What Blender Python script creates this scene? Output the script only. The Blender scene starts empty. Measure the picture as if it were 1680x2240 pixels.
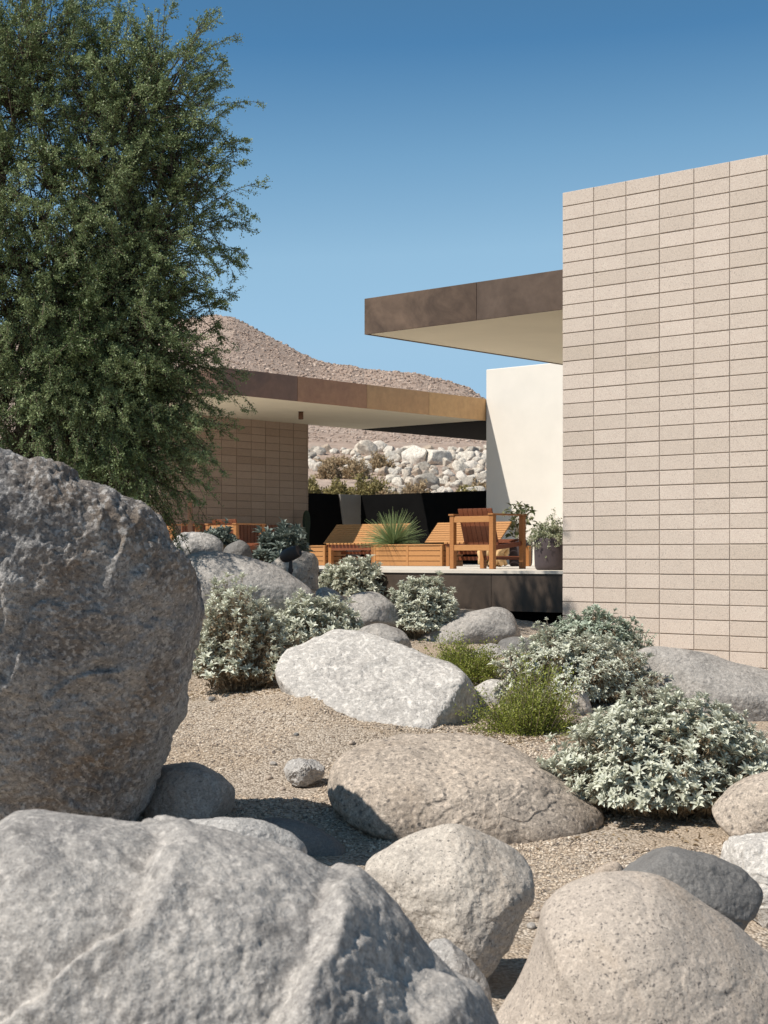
import bpy, math, random
import numpy as np
from mathutils import Vector, Matrix

# ------------------------------------------------------------------ camera, sky, sun
sc = bpy.context.scene
col = sc.collection
F, HOR, CXP, K = 3459.0, 1217.0, 840.0, 0.9875      # focal length and horizon in photo pixels; K = tracing scale
cam = bpy.data.cameras.new('camera')
cam.sensor_fit = 'VERTICAL'; cam.sensor_height = 36.0
cam.lens = F / 2240 * 36.0
cam.shift_y = (HOR - 1120) / 2240
cam.clip_start = 0.1; cam.clip_end = 5000
cam.dof.use_dof = True; cam.dof.focus_distance = 15.0; cam.dof.aperture_fstop = 9.0
camo = bpy.data.objects.new('camera', cam); col.objects.link(camo)
camo.location = (0, 0, 0); camo.rotation_euler = (math.pi/2, 0, 0)
sc.camera = camo

SUN = Vector((0.72, 0.37, -1.0)).normalized()         # direction the light travels
world = bpy.data.worlds.new('World'); sc.world = world; world.use_nodes = True
wn = world.node_tree
sky = wn.nodes.new('ShaderNodeTexSky'); sky.sky_type = 'NISHITA'; sky.sun_disc = False
sky.sun_elevation = math.asin(-SUN.z)
sky.sun_rotation = math.atan2(-SUN.x, -SUN.y)
sky.air_density = 1.15; sky.dust_density = 0.12; sky.ozone_density = 1.9; sky.altitude = 200
# deepen the clear desert blue overhead (polarised look)
def wnode(op, a, b):
    n = wn.nodes.new('ShaderNodeMath'); n.operation = op
    for sock, v in zip(n.inputs, (a, b)):
        if isinstance(v, bpy.types.NodeSocket): wn.links.new(v, sock)
        else: sock.default_value = v
    return n.outputs[0]
sep = wn.nodes.new('ShaderNodeSeparateColor'); wn.links.new(sky.outputs[0], sep.inputs[0])
rp = wn.nodes.new('ShaderNodeValToRGB')
wn.links.new(wnode('MULTIPLY', sep.outputs[1], 0.115/0.478/1.25), rp.inputs[0])       # Nishita brightness against its value near the horizon
el = rp.color_ramp.elements
while len(el) < 6: el.new(0.5)
for q, (p, c) in zip(el, ((0.30, (.040, .072, .118)), (0.55, (.070, .203, .395)), (0.66, (.160, .332, .525)), (0.80, (.268, .462, .645)), (0.92, (.295, .495, .68)), (1.0, (.315, .51, .69)))):
    q.position = p; q.color = (*c, 1)
mul = wn.nodes.new('ShaderNodeVectorMath'); mul.operation = 'SCALE'; mul.inputs['Scale'].default_value = 1/0.115
wn.links.new(rp.outputs[0], mul.inputs[0]); wn.links.new(mul.outputs[0], wn.nodes['Background'].inputs[0])
wn.nodes['Background'].inputs[1].default_value = 0.115
sl = bpy.data.lights.new('sun', 'SUN'); sl.energy = 5.0; sl.angle = math.radians(0.5); sl.color = (1.0, 0.94, 0.85)
so = bpy.data.objects.new('sun', sl); col.objects.link(so)
so.rotation_euler = SUN.to_track_quat('-Z', 'Y').to_euler(); so.location = (-20, -10, 40)
sc.view_settings.view_transform = 'Standard'; sc.view_settings.look = 'None'
sc.view_settings.gamma = 1.0; sc.view_settings.use_curve_mapping = False
sc.view_settings.exposure = 0.15
sc.cycles.max_bounces = 6; sc.cycles.transparent_max_bounces = 4
sc.cycles.use_denoising = True

rng = np.random.default_rng(7)
random.seed(5)

def at(px, py, Z):
    return np.array([(px / K - CXP) / F * Z, Z, (HOR - py / K) / F * Z])

# ------------------------------------------------------------------ numpy noise
def _hash(ix, iy, iz, seed):
    h = (ix.astype(np.uint32) * np.uint32(374761393) + iy.astype(np.uint32) * np.uint32(668265263)
         + iz.astype(np.uint32) * np.uint32(2147483647 - 58) + np.uint32((seed * 1274126177) & 0xffffffff))
    h = (h ^ (h >> np.uint32(13))) * np.uint32(1274126177)
    h = (h ^ (h >> np.uint32(16))) * np.uint32(2246822519)
    return h ^ (h >> np.uint32(15))

def gnoise(P, seed=0):
    P = np.asarray(P, float)
    I = np.floor(P).astype(np.int64); f = P - I
    u = f*f*f*(f*(f*6-15)+10)
    out = np.zeros(len(P))
    for dx in (0, 1):
        for dy in (0, 1):
            for dz in (0, 1):
                h = _hash(I[:, 0]+dx, I[:, 1]+dy, I[:, 2]+dz, seed)
                gx = (h & np.uint32(1023)).astype(float)/511.5-1
                gy = ((h >> np.uint32(10)) & np.uint32(1023)).astype(float)/511.5-1
                gz = ((h >> np.uint32(20)) & np.uint32(1023)).astype(float)/511.5-1
                d = gx*(f[:, 0]-dx)+gy*(f[:, 1]-dy)+gz*(f[:, 2]-dz)
                w = (u[:, 0] if dx else 1-u[:, 0])*(u[:, 1] if dy else 1-u[:, 1])*(u[:, 2] if dz else 1-u[:, 2])
                out += w*d
    return out

def fbm(P, octv=4, seed=0, gain=0.5):
    o = np.zeros(len(P)); a = 1.0; fr = 1.0
    for k in range(octv):
        o += a*gnoise(P*fr+17.3*k, seed+k); a *= gain; fr *= 2.03
    return o

def worley(P, seed=0):
    I = np.floor(P).astype(np.int64)
    f1 = np.full(len(P), 9.0); f2 = np.full(len(P), 9.0)
    for dx in (-1, 0, 1):
        for dy in (-1, 0, 1):
            for dz in (-1, 0, 1):
                C = I+np.array([dx, dy, dz]); h = _hash(C[:, 0], C[:, 1], C[:, 2], seed)
                Q = C+np.stack([(h & np.uint32(1023))/1023.0, ((h >> np.uint32(10)) & np.uint32(1023))/1023.0,
                                ((h >> np.uint32(20)) & np.uint32(1023))/1023.0], 1)
                d = np.linalg.norm(P-Q, axis=1)
                f2 = np.where(d < f1, f1, np.minimum(f2, d)); f1 = np.minimum(f1, d)
    return f1, f2

def sstep(a, b, x):
    t = np.clip((x-a)/(b-a), 0, 1); return t*t*(3-2*t)

# ------------------------------------------------------------------ objects
def mesh_from(name, V, faces, mat, smooth=False, tone=None):
    """faces: list of int arrays, each (n,3) or (n,4)"""
    V = np.asarray(V, np.float32)
    me = bpy.data.meshes.new(name)
    if not isinstance(faces, (list, tuple)): faces = [faces]
    faces = [np.asarray(f, np.int32) for f in faces if len(f)]
    nl = sum(f.size for f in faces); npoly = sum(len(f) for f in faces)
    me.vertices.add(len(V)); me.vertices.foreach_set('co', V.ravel())
    me.loops.add(nl); me.polygons.add(npoly)
    me.loops.foreach_set('vertex_index', np.concatenate([f.ravel() for f in faces]))
    tot = np.concatenate([np.full(len(f), f.shape[1], np.int32) for f in faces])
    st = np.concatenate([[0], np.cumsum(tot)[:-1]]).astype(np.int32)
    me.polygons.foreach_set('loop_start', st)
    try: me.polygons.foreach_set('loop_total', tot)
    except Exception: pass
    me.polygons.foreach_set('use_smooth', np.full(npoly, bool(smooth)))
    if tone is not None:
        a = me.attributes.new('tone', 'FLOAT', 'POINT'); a.data.foreach_set('value', np.asarray(tone, np.float32))
    me.update(calc_edges=True); me.validate()
    if mat: me.materials.append(mat)
    return me

def link(name, me, parent=None, loc=(0, 0, 0)):
    o = bpy.data.objects.new(name, me); col.objects.link(o); o.location = loc
    if parent: o.parent = parent
    return o

def tag(o, label=None, cat=None, group=None, kind=None):
    if label: o['label'] = label
    if cat: o['category'] = cat
    if group: o['group'] = group
    if kind: o['kind'] = kind
    return o

def thing(name, label, cat, loc=(0, 0, 0), rz=0.0, group=None):
    o = bpy.data.objects.new(name, None); col.objects.link(o); o.location = loc; o.rotation_euler = (0, 0, rz)
    o.empty_display_size = 0.1
    return tag(o, label, cat, group)

def copy_tree(o, parent=None):
    c = o.copy(); col.objects.link(c); c.parent = parent
    for ch in o.children: copy_tree(ch, c)
    return c

class MB:
    """collects boxes, prisms, tubes and lathes into one mesh"""
    def __init__(s): s.V = []; s.Q = []; s.T = []; s.n = 0; s.tn = []
    def add(s, V, Q=None, T=None, tone=0.5):
        V = np.asarray(V, float)
        s.V.append(V); s.tn.append(np.full(len(V), tone))
        if Q is not None and len(Q): s.Q.append(np.asarray(Q, int)+s.n)
        if T is not None and len(T): s.T.append(np.asarray(T, int)+s.n)
        s.n += len(V)
    def hexa(s, P8, tone=0.5):
        s.add(P8, [[0, 3, 2, 1], [4, 5, 6, 7], [0, 1, 5, 4], [1, 2, 6, 5], [2, 3, 7, 6], [3, 0, 4, 7]], tone=tone)
    def box(s, x0, x1, y0, y1, z0, z1, bev=0.0, tone=0.5):
        if bev <= 0:
            s.hexa([(x0, y0, z0), (x1, y0, z0), (x1, y1, z0), (x0, y1, z0), (x0, y0, z1), (x1, y0, z1), (x1, y1, z1), (x0, y1, z1)], tone)
            return
        b = bev
        V = []
        for sx, x in ((1, x0), (-1, x1)):
            for sy, y in ((1, y0), (-1, y1)):
                for sz, z in ((1, z0), (-1, z1)):
                    V += [(x, y+sy*b, z+sz*b), (x+sx*b, y, z+sz*b), (x+sx*b, y+sy*b, z)]
        def i(x, y, z, k): return ((x*2+y)*2+z)*3+k
        Q = []; T = []
        for x in (0, 1): Q.append([i(x, 0, 0, 0), i(x, 0, 1, 0), i(x, 1, 1, 0), i(x, 1, 0, 0)][::(1 if x == 0 else -1)])
        for y in (0, 1): Q.append([i(0, y, 0, 1), i(1, y, 0, 1), i(1, y, 1, 1), i(0, y, 1, 1)][::(1 if y == 0 else -1)])
        for z in (0, 1): Q.append([i(0, 0, z, 2), i(0, 1, z, 2), i(1, 1, z, 2), i(1, 0, z, 2)][::(1 if z == 0 else -1)])
        for x in (0, 1):
            for y in (0, 1): Q.append([i(x, y, 0, 0), i(x, y, 0, 1), i(x, y, 1, 1), i(x, y, 1, 0)])
            for z in (0, 1): Q.append([i(x, 0, z, 0), i(x, 0, z, 2), i(x, 1, z, 2), i(x, 1, z, 0)])
        for y in (0, 1):
            for z in (0, 1): Q.append([i(0, y, z, 1), i(0, y, z, 2), i(1, y, z, 2), i(1, y, z, 1)])
        for x in (0, 1):
            for y in (0, 1):
                for z in (0, 1): T.append([i(x, y, z, 0), i(x, y, z, 1), i(x, y, z, 2)])
        s.add(V, Q, T, tone)
    def bar(s, p, q, w, h, up=(0, 0, 1), tone=0.5):
        """rectangular bar from p to q; w across, h along 'up'"""
        p = np.array(p, float); q = np.array(q, float); d = q-p; d /= np.linalg.norm(d)
        up = np.array(up, float); sd = np.cross(d, up); sd /= np.linalg.norm(sd); u2 = np.cross(sd, d)
        a = sd*w/2; b = u2*h/2
        s.hexa([p-a-b, p+a-b, q+a-b, q-a-b, p-a+b, p+a+b, q+a+b, q-a+b], tone)
    def prism(s, poly, z0, z1, tone=0.5):
        n = len(poly); V = [(x, y, z0) for x, y in poly]+[(x, y, z1) for x, y in poly]
        Q = [[k, (k+1) % n, n+(k+1) % n, n+k] for k in range(n)]
        s.add(V, Q, tone=tone)
        if n == 4: s.add(V, [[3, 2, 1, 0], [4, 5, 6, 7]], tone=tone)
        else:
            s.add(V, T=[[0, k+1, k] for k in range(1, n-1)]+[[n, n+k, n+k+1] for k in range(1, n-1)], tone=tone)
    def tube(s, pts, rad, n=6, tone=0.5, cap=True):
        pts = np.array(pts, float); m = len(pts)
        rad = np.full(m, rad) if np.isscalar(rad) else np.array(rad, float)
        V = np.zeros((m, n, 3)); prev = None
        for k in range(m):
            d = pts[min(k+1, m-1)]-pts[max(k-1, 0)]; d /= max(np.linalg.norm(d), 1e-9)
            if prev is None:
                r = np.array([1., 0, 0]) if abs(d[0]) < .8 else np.array([0, 1., 0])
            else: r = prev
            a = r-d*np.dot(r, d); a /= np.linalg.norm(a); prev = a; b = np.cross(d, a)
            th = np.arange(n)*2*np.pi/n
            V[k] = pts[k]+rad[k]*(np.cos(th)[:, None]*a+np.sin(th)[:, None]*b)
        Q = [[k*n+j, k*n+(j+1) % n, (k+1)*n+(j+1) % n, (k+1)*n+j] for k in range(m-1) for j in range(n)]
        Vl = V.reshape(-1, 3)
        T = []
        if cap:
            Vl = np.vstack([Vl, pts[0], pts[-1]])
            T = [[m*n, (j+1) % n, j] for j in range(n)]+[[m*n+1, (m-1)*n+j, (m-1)*n+(j+1) % n] for j in range(n)]
        s.add(Vl, Q, T, tone)
    def lathe(s, prof, n=32, c=(0, 0, 0), axis=None, tone=0.5):
        prof = np.array(prof, float); m = len(prof); th = np.arange(n)*2*np.pi/n
        V = np.stack([prof[:, 0, None]*np.cos(th), prof[:, 0, None]*np.sin(th), np.repeat(prof[:, 1, None], n, 1)], 2).reshape(-1, 3)
        if axis is not None:
            M = np.array(Vector(axis).to_track_quat('Z', 'Y').to_matrix()); V = V@M.T
        V = V+np.array(c)
        Q = [[k*n+j, k*n+(j+1) % n, (k+1)*n+(j+1) % n, (k+1)*n+j] for k in range(m-1) for j in range(n)]
        s.add(V, Q, tone=tone)
    def build(s, name, mat, parent=None, smooth=False, off=None, xf=None):
        V = np.vstack(s.V)
        if xf is not None: V = xf(V)
        if off is not None: V = V-np.array(off)
        fs = []
        if s.Q: fs.append(np.vstack(s.Q))
        if s.T: fs.append(np.vstack(s.T))
        me = mesh_from(name, V, fs, mat, smooth, np.concatenate(s.tn))
        return link(name, me, parent)

# ------------------------------------------------------------------ materials
class N:
    def __init__(s, name):
        s.m = bpy.data.materials.new(name); s.m.use_nodes = True; s.t = s.m.node_tree
        s.b = s.t.nodes['Principled BSDF']; s.out = s.t.nodes['Material Output']
        s.tc = s.t.nodes.new('ShaderNodeTexCoord')
    def node(s, ty, **kw):
        n = s.t.nodes.new(ty)
        for k, v in kw.items(): setattr(n, k, v)
        return n
    def set(s, sock, v):
        if isinstance(v, bpy.types.NodeSocket): s.t.links.new(v, sock)
        elif isinstance(v, (tuple, list)) and len(v) == 3 and sock.type == 'RGBA': sock.default_value = (*v, 1)
        else: sock.default_value = v
    def noise(s, scale, detail=3, rough=0.55, vec=None, dist=0.0, out=0):
        n = s.node('ShaderNodeTexNoise'); s.t.links.new(vec or s.tc.outputs['Object'], n.inputs['Vector'])
        n.inputs['Scale'].default_value = scale; n.inputs['Detail'].default_value = detail
        n.inputs['Roughness'].default_value = rough; n.inputs['Distortion'].default_value = dist
        return n.outputs[out]
    def voro(s, scale, vec=None, feature='F1', out='Distance', rnd=1.0):
        n = s.node('ShaderNodeTexVoronoi', feature=feature); s.t.links.new(vec or s.tc.outputs['Object'], n.inputs['Vector'])
        n.inputs['Scale'].default_value = scale; n.inputs['Randomness'].default_value = rnd
        return n.outputs[out]
    def ramp(s, fac, stops):
        n = s.node('ShaderNodeValToRGB'); s.t.links.new(fac, n.inputs[0]); e = n.color_ramp.elements
        while len(e) < len(stops): e.new(0.5)
        for q, (p, c) in zip(e, stops):
            q.position = p; q.color = (*c, 1) if isinstance(c, (tuple, list)) else (c, c, c, 1)
        return n.outputs[0]
    def mix(s, fac, a, b, mode='MIX'):
        n = s.node('ShaderNodeMix', data_type='RGBA', blend_type=mode)
        s.set(n.inputs[0], fac); s.set(n.inputs[6], a); s.set(n.inputs[7], b); return n.outputs[2]
    def math(s, op, a, b=0.0):
        n = s.node('ShaderNodeMath', operation=op); s.set(n.inputs[0], a); s.set(n.inputs[1], b); return n.outputs[0]
    def mapping(s, scale):
        n = s.node('ShaderNodeMapping'); s.t.links.new(s.tc.outputs['Object'], n.inputs[0]); n.inputs['Scale'].default_value = scale
        return n.outputs[0]
    def attr(s, name='tone'):
        n = s.node('ShaderNodeAttribute', attribute_name=name); return n.outputs['Fac']
    def bump(s, h, strength=0.5, dist=0.01, normal=None):
        n = s.node('ShaderNodeBump'); s.set(n.inputs['Height'], h); n.inputs['Strength'].default_value = strength
        n.inputs['Distance'].default_value = dist
        if normal: s.t.links.new(normal, n.inputs['Normal'])
        return n.outputs[0]
    def done(s, color=None, rough=None, normal=None, metal=None, spec=None):
        if color is not None: s.set(s.b.inputs['Base Color'], color)
        if rough is not None: s.set(s.b.inputs['Roughness'], rough)
        if normal is not None: s.set(s.b.inputs['Normal'], normal)
        if metal is not None: s.set(s.b.inputs['Metallic'], metal)
        if spec is not None: s.b.inputs['Specular IOR Level'].default_value = spec
        return s.m

def granite(name, a, b, S, w=0.16, dark=(0.06, 0.058, 0.06), dcut=0.57, damt=0.75, stain=None, samt=0.5, light=0.5, bump=0.5, pits=0.0, patch=2.2, lich=0.45, scl=1.0, crk=0.12):
    n = N(name)
    c = n.mix(n.ramp(n.noise(patch, 5, 0.62), [(0.36, 0.0), (0.64, 1.0)]), a, b)
    if stain:
        c = n.mix(n.math('MULTIPLY', n.ramp(n.noise(1.15, 4, 0.6, dist=0.6), [(0.47, 0.0), (0.64, 1.0)]), samt), c, stain)
    sp = n.noise(S, 5, 0.72)
    lite = n.noise(S*0.72, 2, 0.5, vec=n.mapping((1.13, 0.91, 1.07)))
    c = n.mix(n.math('MULTIPLY', n.ramp(lite, [(0.52, 0.0), (0.62, 1.0)]), light), c, tuple(min(1, x*1.45) for x in a))
    c = n.mix(n.math('MULTIPLY', n.ramp(sp, [(dcut-w*.3, 0.0), (dcut+w*.7, 1.0)]), damt), c, dark)
    fine = n.noise(S*2.2, 2, 0.5)
    c = n.mix(0.35, c, n.ramp(fine, [(0.3, 0.25), (0.7, 0.8)]), 'OVERLAY')
    if pits > 0:
        pv = n.ramp(n.voro(S*0.42), [(0.12, 1.0), (0.28, 0.0)])
        c = n.mix(n.math('MULTIPLY', pv, pits), c, dark)
    wv = n.node('ShaderNodeVectorMath', operation='MULTIPLY_ADD'); nc = n.noise(2.3, 4, 0.6, out=1)
    n.t.links.new(nc, wv.inputs[0]); wv.inputs[1].default_value = (0.55, 0.55, 0.55); n.t.links.new(n.tc.outputs['Object'], wv.inputs[2])
    ck = n.ramp(n.voro(1.35/scl, vec=wv.outputs[0], feature='DISTANCE_TO_EDGE'), [(0.0, 1.0), (0.014, 0.0)])
    ck = n.math('MULTIPLY', ck, n.ramp(n.noise(1.7, 3, 0.6), [(0.44, 0.0), (0.60, 1.0)]))
    c = n.mix(n.math('MULTIPLY', ck, crk), c, tuple(x*0.35 for x in b))
    li = n.ramp(n.noise(5.5/scl, 8, 0.72, dist=0.4), [(0.54, 0.0), (0.63, 1.0)])
    c = n.mix(n.math('MULTIPLY', li, lich), c, tuple(x*0.55 for x in b))
    h = n.math('ADD', n.noise(S*0.55, 6, 0.68), n.math('MULTIPLY', n.noise(S*0.16, 5, 0.6), 1.6))
    if pits > 0: h = n.math('SUBTRACT', h, n.math('MULTIPLY', pv, 0.35))
    h = n.math('SUBTRACT', h, n.math('MULTIPLY', ck, 2.2*crk))
    nb = n.bump(h, bump, 1.1/S)
    return n.done(c, 0.88, nb, spec=0.25)

def leafmat(name, a, b, trans=0.25, rough=0.6):
    n = N(name)
    c = n.mix(n.attr(), a, b)
    n.done(c, rough, spec=0.3)
    tr = n.node('ShaderNodeBsdfTranslucent'); n.set(tr.inputs[0], c)
    mx = n.node('ShaderNodeMixShader'); mx.inputs[0].default_value = trans
    n.t.links.new(n.b.outputs[0], mx.inputs[1]); n.t.links.new(tr.outputs[0], mx.inputs[2])
    n.t.links.new(mx.outputs[0], n.out.inputs[0])
    return n.m

def wood(name, a, b, rough=0.5):
    n = N(name)
    g = n.noise(9, 5, 0.6, vec=n.mapping((2.5, 2.5, 12)), dist=0.5)
    c = n.mix(n.ramp(g, [(0.35, 0.0), (0.68, 1.0)]), a, b)
    c = n.mix(n.math('MULTIPLY', n.attr(), 0.5), c, tuple(x*0.72 for x in a))
    return n.done(c, rough, n.bump(g, 0.15, 0.004), spec=0.35)

def bronze(name, a, b, rough=0.48, metal=0.45):
    n = N(name)
    g = n.noise(1.6, 6, 0.62, dist=0.8); g2 = n.noise(9, 4, 0.6, dist=0.3)
    c = n.mix(n.ramp(g, [(0.35, 0.0), (0.66, 1.0)]), a, b)
    c = n.mix(0.25, c, n.ramp(g2, [(0.3, 0.3), (0.7, 0.72)]), 'OVERLAY')
    r = n.ramp(g, [(0.3, rough-0.08), (0.7, rough+0.1)])
    return n.done(c, r, n.bump(g, 0.04, 0.02), metal=metal)

def blockmat(name, a, b, c3):
    n = N(name)
    c = n.ramp(n.attr(), [(0.0, a), (0.5, b), (1.0, c3)])
    c = n.mix(n.math('MULTIPLY', n.ramp(n.noise(3.5, 4, 0.6), [(0.4, 0.0), (0.7, 1.0)]), 0.25), c, tuple(x*0.86 for x in b))
    sp = n.ramp(n.noise(80, 2, 0.6), [(0.60, 0.0), (0.68, 1.0)])
    c = n.mix(n.math('MULTIPLY', sp, 0.55), c, tuple(x*0.42 for x in b))
    fine = n.noise(130, 2, 0.6)
    c = n.mix(0.45, c, n.ramp(fine, [(0.3, 0.28), (0.7, 0.74)]), 'OVERLAY')
    h = n.math('SUBTRACT', n.noise(80, 5, 0.7), n.math('MULTIPLY', sp, 0.6))
    return n.done(c, 0.92, n.bump(h, 0.35, 0.006), spec=0.2)

def plain(name, c, rough=0.7, var=0.12, scale=4, bump=0.1, metal=0.0, spec=0.3):
    n = N(name); g = n.noise(scale, 5, 0.6)
    cc = n.mix(n.ramp(g, [(0.35, 0.0), (0.65, 1.0)]), tuple(x*(1-var) for x in c), tuple(min(1, x*(1+var)) for x in c))
    return n.done(cc, rough, n.bump(n.noise(scale*12, 4, 0.6), bump, 0.005), metal=metal, spec=spec)

M = {}
M['block'] = blockmat('sand_block', (0.585, 0.495, 0.425), (0.53, 0.447, 0.38), (0.49, 0.41, 0.34))
M['block_far'] = blockmat('brown_block', (0.38, 0.29, 0.225), (0.345, 0.26, 0.20), (0.30, 0.22, 0.165))
M['mortar'] = plain('mortar', (0.44, 0.37, 0.305), 0.95, 0.1, 20, 0.3)
M['mortar_far'] = plain('brown_mortar', (0.24, 0.18, 0.14), 0.95, 0.1, 20, 0.3)
M['stucco'] = plain('cream_stucco', (0.70, 0.65, 0.58), 0.9, 0.035, 1.3, 0.12)
M['soffit'] = plain('cream_soffit', (0.70, 0.645, 0.52), 0.9, 0.035, 1.0, 0.05)
M['bronze_a'] = bronze('bronze_umber', (0.11, 0.070, 0.048), (0.22, 0.145, 0.10))
M['bronze_b'] = bronze('bronze_umber_plain', (0.12, 0.080, 0.058), (0.15, 0.104, 0.078))
M['bronze_c'] = bronze('bronze_dark_red', (0.14, 0.080, 0.058), (0.22, 0.125, 0.088))
M['bronze_d'] = bronze('bronze_copper', (0.28, 0.14, 0.082), (0.37, 0.20, 0.115))
M['bronze_e'] = bronze('bronze_tan', (0.38, 0.22, 0.11), (0.47, 0.285, 0.145))
M['bronze_f'] = bronze('bronze_gold', (0.47, 0.285, 0.135), (0.55, 0.35, 0.175))
M['bronze_deck'] = bronze('bronze_deck', (0.055, 0.040, 0.030), (0.095, 0.068, 0.05), 0.5, 0.2)
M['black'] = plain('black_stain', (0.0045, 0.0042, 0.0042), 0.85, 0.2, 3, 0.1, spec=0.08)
M['greypanel'] = plain('grey_panel', (0.30, 0.275, 0.245), 0.8, 0.08, 3, 0.1)  # paler grey stands in for sunlight on the black wall
M['deck'] = plain('pale_paving', (0.60, 0.545, 0.475), 0.85, 0.06, 5, 0.1)
M['teak'] = wood('teak', (0.40, 0.175, 0.058), (0.31, 0.13, 0.042))
M['teak_pale'] = wood('teak_pale', (0.48, 0.235, 0.088), (0.39, 0.18, 0.062))
M['teak_red'] = wood('teak_red', (0.23, 0.075, 0.032), (0.15, 0.045, 0.02))
M['pot'] = plain('umber_pot', (0.062, 0.047, 0.049), 0.55, 0.08, 6, 0.06)
M['soil'] = plain('soil', (0.08, 0.06, 0.045), 0.95, 0.2, 20, 0.5)
M['iron'] = plain('dark_metal', (0.075, 0.060, 0.055), 0.5, 0.1, 8, 0.03, metal=0.1)
M['rust'] = plain('rusty_steel', (0.12, 0.06, 0.035), 0.7, 0.2, 8, 0.15)
M['bark'] = plain('bark', (0.11, 0.085, 0.06), 0.9, 0.25, 14, 0.6)
M['twig'] = plain('pale_twig', (0.30, 0.24, 0.17), 0.9, 0.2, 14, 0.4)
M['drift'] = plain('driftwood', (0.55, 0.36, 0.18), 0.7, 0.25, 9, 0.5)
M['cactus'] = plain('cactus_skin', (0.035, 0.05, 0.03), 0.7, 0.2, 8, 0.2)
M['treeleaf'] = leafmat('tree_leaf', (0.11, 0.155, 0.055), (0.34, 0.41, 0.20), 0.22, 0.5)
M['silver'] = leafmat('silver_leaf', (0.50, 0.51, 0.41), (0.76, 0.765, 0.65), 0.12, 0.7)
M['silver_green'] = leafmat('silver_green_leaf', (0.32, 0.37, 0.29), (0.56, 0.61, 0.49), 0.12, 0.7)
M['slate_leaf'] = leafmat('slate_leaf', (0.13, 0.16, 0.14), (0.28, 0.32, 0.28), 0.12, 0.6)
M['dryleaf'] = leafmat('dry_leaf', (0.20, 0.135, 0.075), (0.42, 0.33, 0.22), 0.15, 0.85)
M['creosote'] = leafmat('yellow_green_leaf', (0.145, 0.18, 0.03), (0.36, 0.38, 0.085), 0.25, 0.5)
M['blade'] = leafmat('grass_blade', (0.16, 0.23, 0.09), (0.36, 0.44, 0.20), 0.15, 0.5)
M['potleaf'] = leafmat('pale_pot_leaf', (0.20, 0.23, 0.12), (0.46, 0.47, 0.33), 0.15, 0.6)
M['fig'] = leafmat('fig_leaf', (0.06, 0.08, 0.03), (0.20, 0.20, 0.10), 0.15, 0.45)
M['olive_brush'] = leafmat('olive_brush', (0.20, 0.17, 0.06), (0.36, 0.30, 0.13), 0.15, 0.8)
M['tan_brush'] = leafmat('tan_brush', (0.36, 0.26, 0.15), (0.54, 0.42, 0.27), 0.15, 0.8)

def gravelmat():
    n = N('gravel')
    ob = n.tc.outputs['Object']
    v = n.node('ShaderNodeTexVoronoi'); n.t.links.new(ob, v.inputs['Vector']); v.inputs['Scale'].default_value = 62
    cellc = n.node('ShaderNodeSeparateColor'); n.t.links.new(v.outputs['Color'], cellc.inputs[0])
    c = n.ramp(cellc.outputs[0], [(0.0, (0.20, 0.155, 0.12)), (0.3, (0.39, 0.32, 0.25)), (0.65, (0.49, 0.41, 0.33)), (1.0, (0.57, 0.495, 0.415))])
    c = n.mix(n.ramp(v.outputs['Distance'], [(0.45, 0.0), (0.8, 0.6)]), c, (0.13, 0.10, 0.075))
    dirt = n.ramp(n.noise(0.9, 5, 0.6), [(0.5, 0.0), (0.62, 1.0)])
    c = n.mix(n.math('MULTIPLY', dirt, 0.65), c, (0.40, 0.31, 0.225))
    h = n.math('ADD', n.math('MULTIPLY', n.math('SUBTRACT', 1.0, v.outputs['Distance']), 1.0), n.noise(18, 4, 0.6))
    return n.done(c, 0.95, n.bump(h, 0.85, 0.014), spec=0.15)
M['gravel'] = gravelmat()
def stonemat(name, stops):
    n = N(name); c = n.ramp(n.attr(), stops)
    c = n.mix(0.3, c, n.ramp(n.noise(25, 3, 0.6), [(0.3, 0.3), (0.7, 0.72)]), 'OVERLAY')
    return n.done(c, 0.92, spec=0.15)
M['pebbles'] = stonemat('pebbles', [(0.0, (0.14, 0.12, 0.11)), (0.2, (0.34, 0.265, 0.20)), (0.6, (0.52, 0.42, 0.32)), (1.0, (0.66, 0.57, 0.47))])
M['hillstones'] = stonemat('hill_stones', [(0.0, (0.27, 0.20, 0.16)), (0.4, (0.39, 0.295, 0.24)), (0.8, (0.46, 0.36, 0.295)), (1.0, (0.52, 0.42, 0.35))])
def hillmat():
    n = N('hill_rock')
    c = n.mix(n.ramp(n.noise(0.09, 6, 0.65), [(0.35, 0.0), (0.65, 1.0)]), (0.41, 0.305, 0.245), (0.48, 0.375, 0.31))
    c = n.mix(n.math('MULTIPLY', n.ramp(n.noise(0.9, 5, 0.7), [(0.52, 0.0), (0.62, 1.0)]), 0.55), c, (0.19, 0.14, 0.115))
    c = n.mix(n.math('MULTIPLY', n.ramp(n.noise(0.55, 5, 0.7), [(0.56, 0.0), (0.64, 1.0)]), 0.5), c, (0.50, 0.41, 0.34))
    h = n.noise(0.8, 7, 0.72)
    return n.done(c, 0.95, n.bump(n.math('ADD', h, n.math('MULTIPLY', n.noise(3.2, 5, 0.7), 0.4)), 0.6, 0.5), spec=0.1)
M['hill'] = hillmat()

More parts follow.
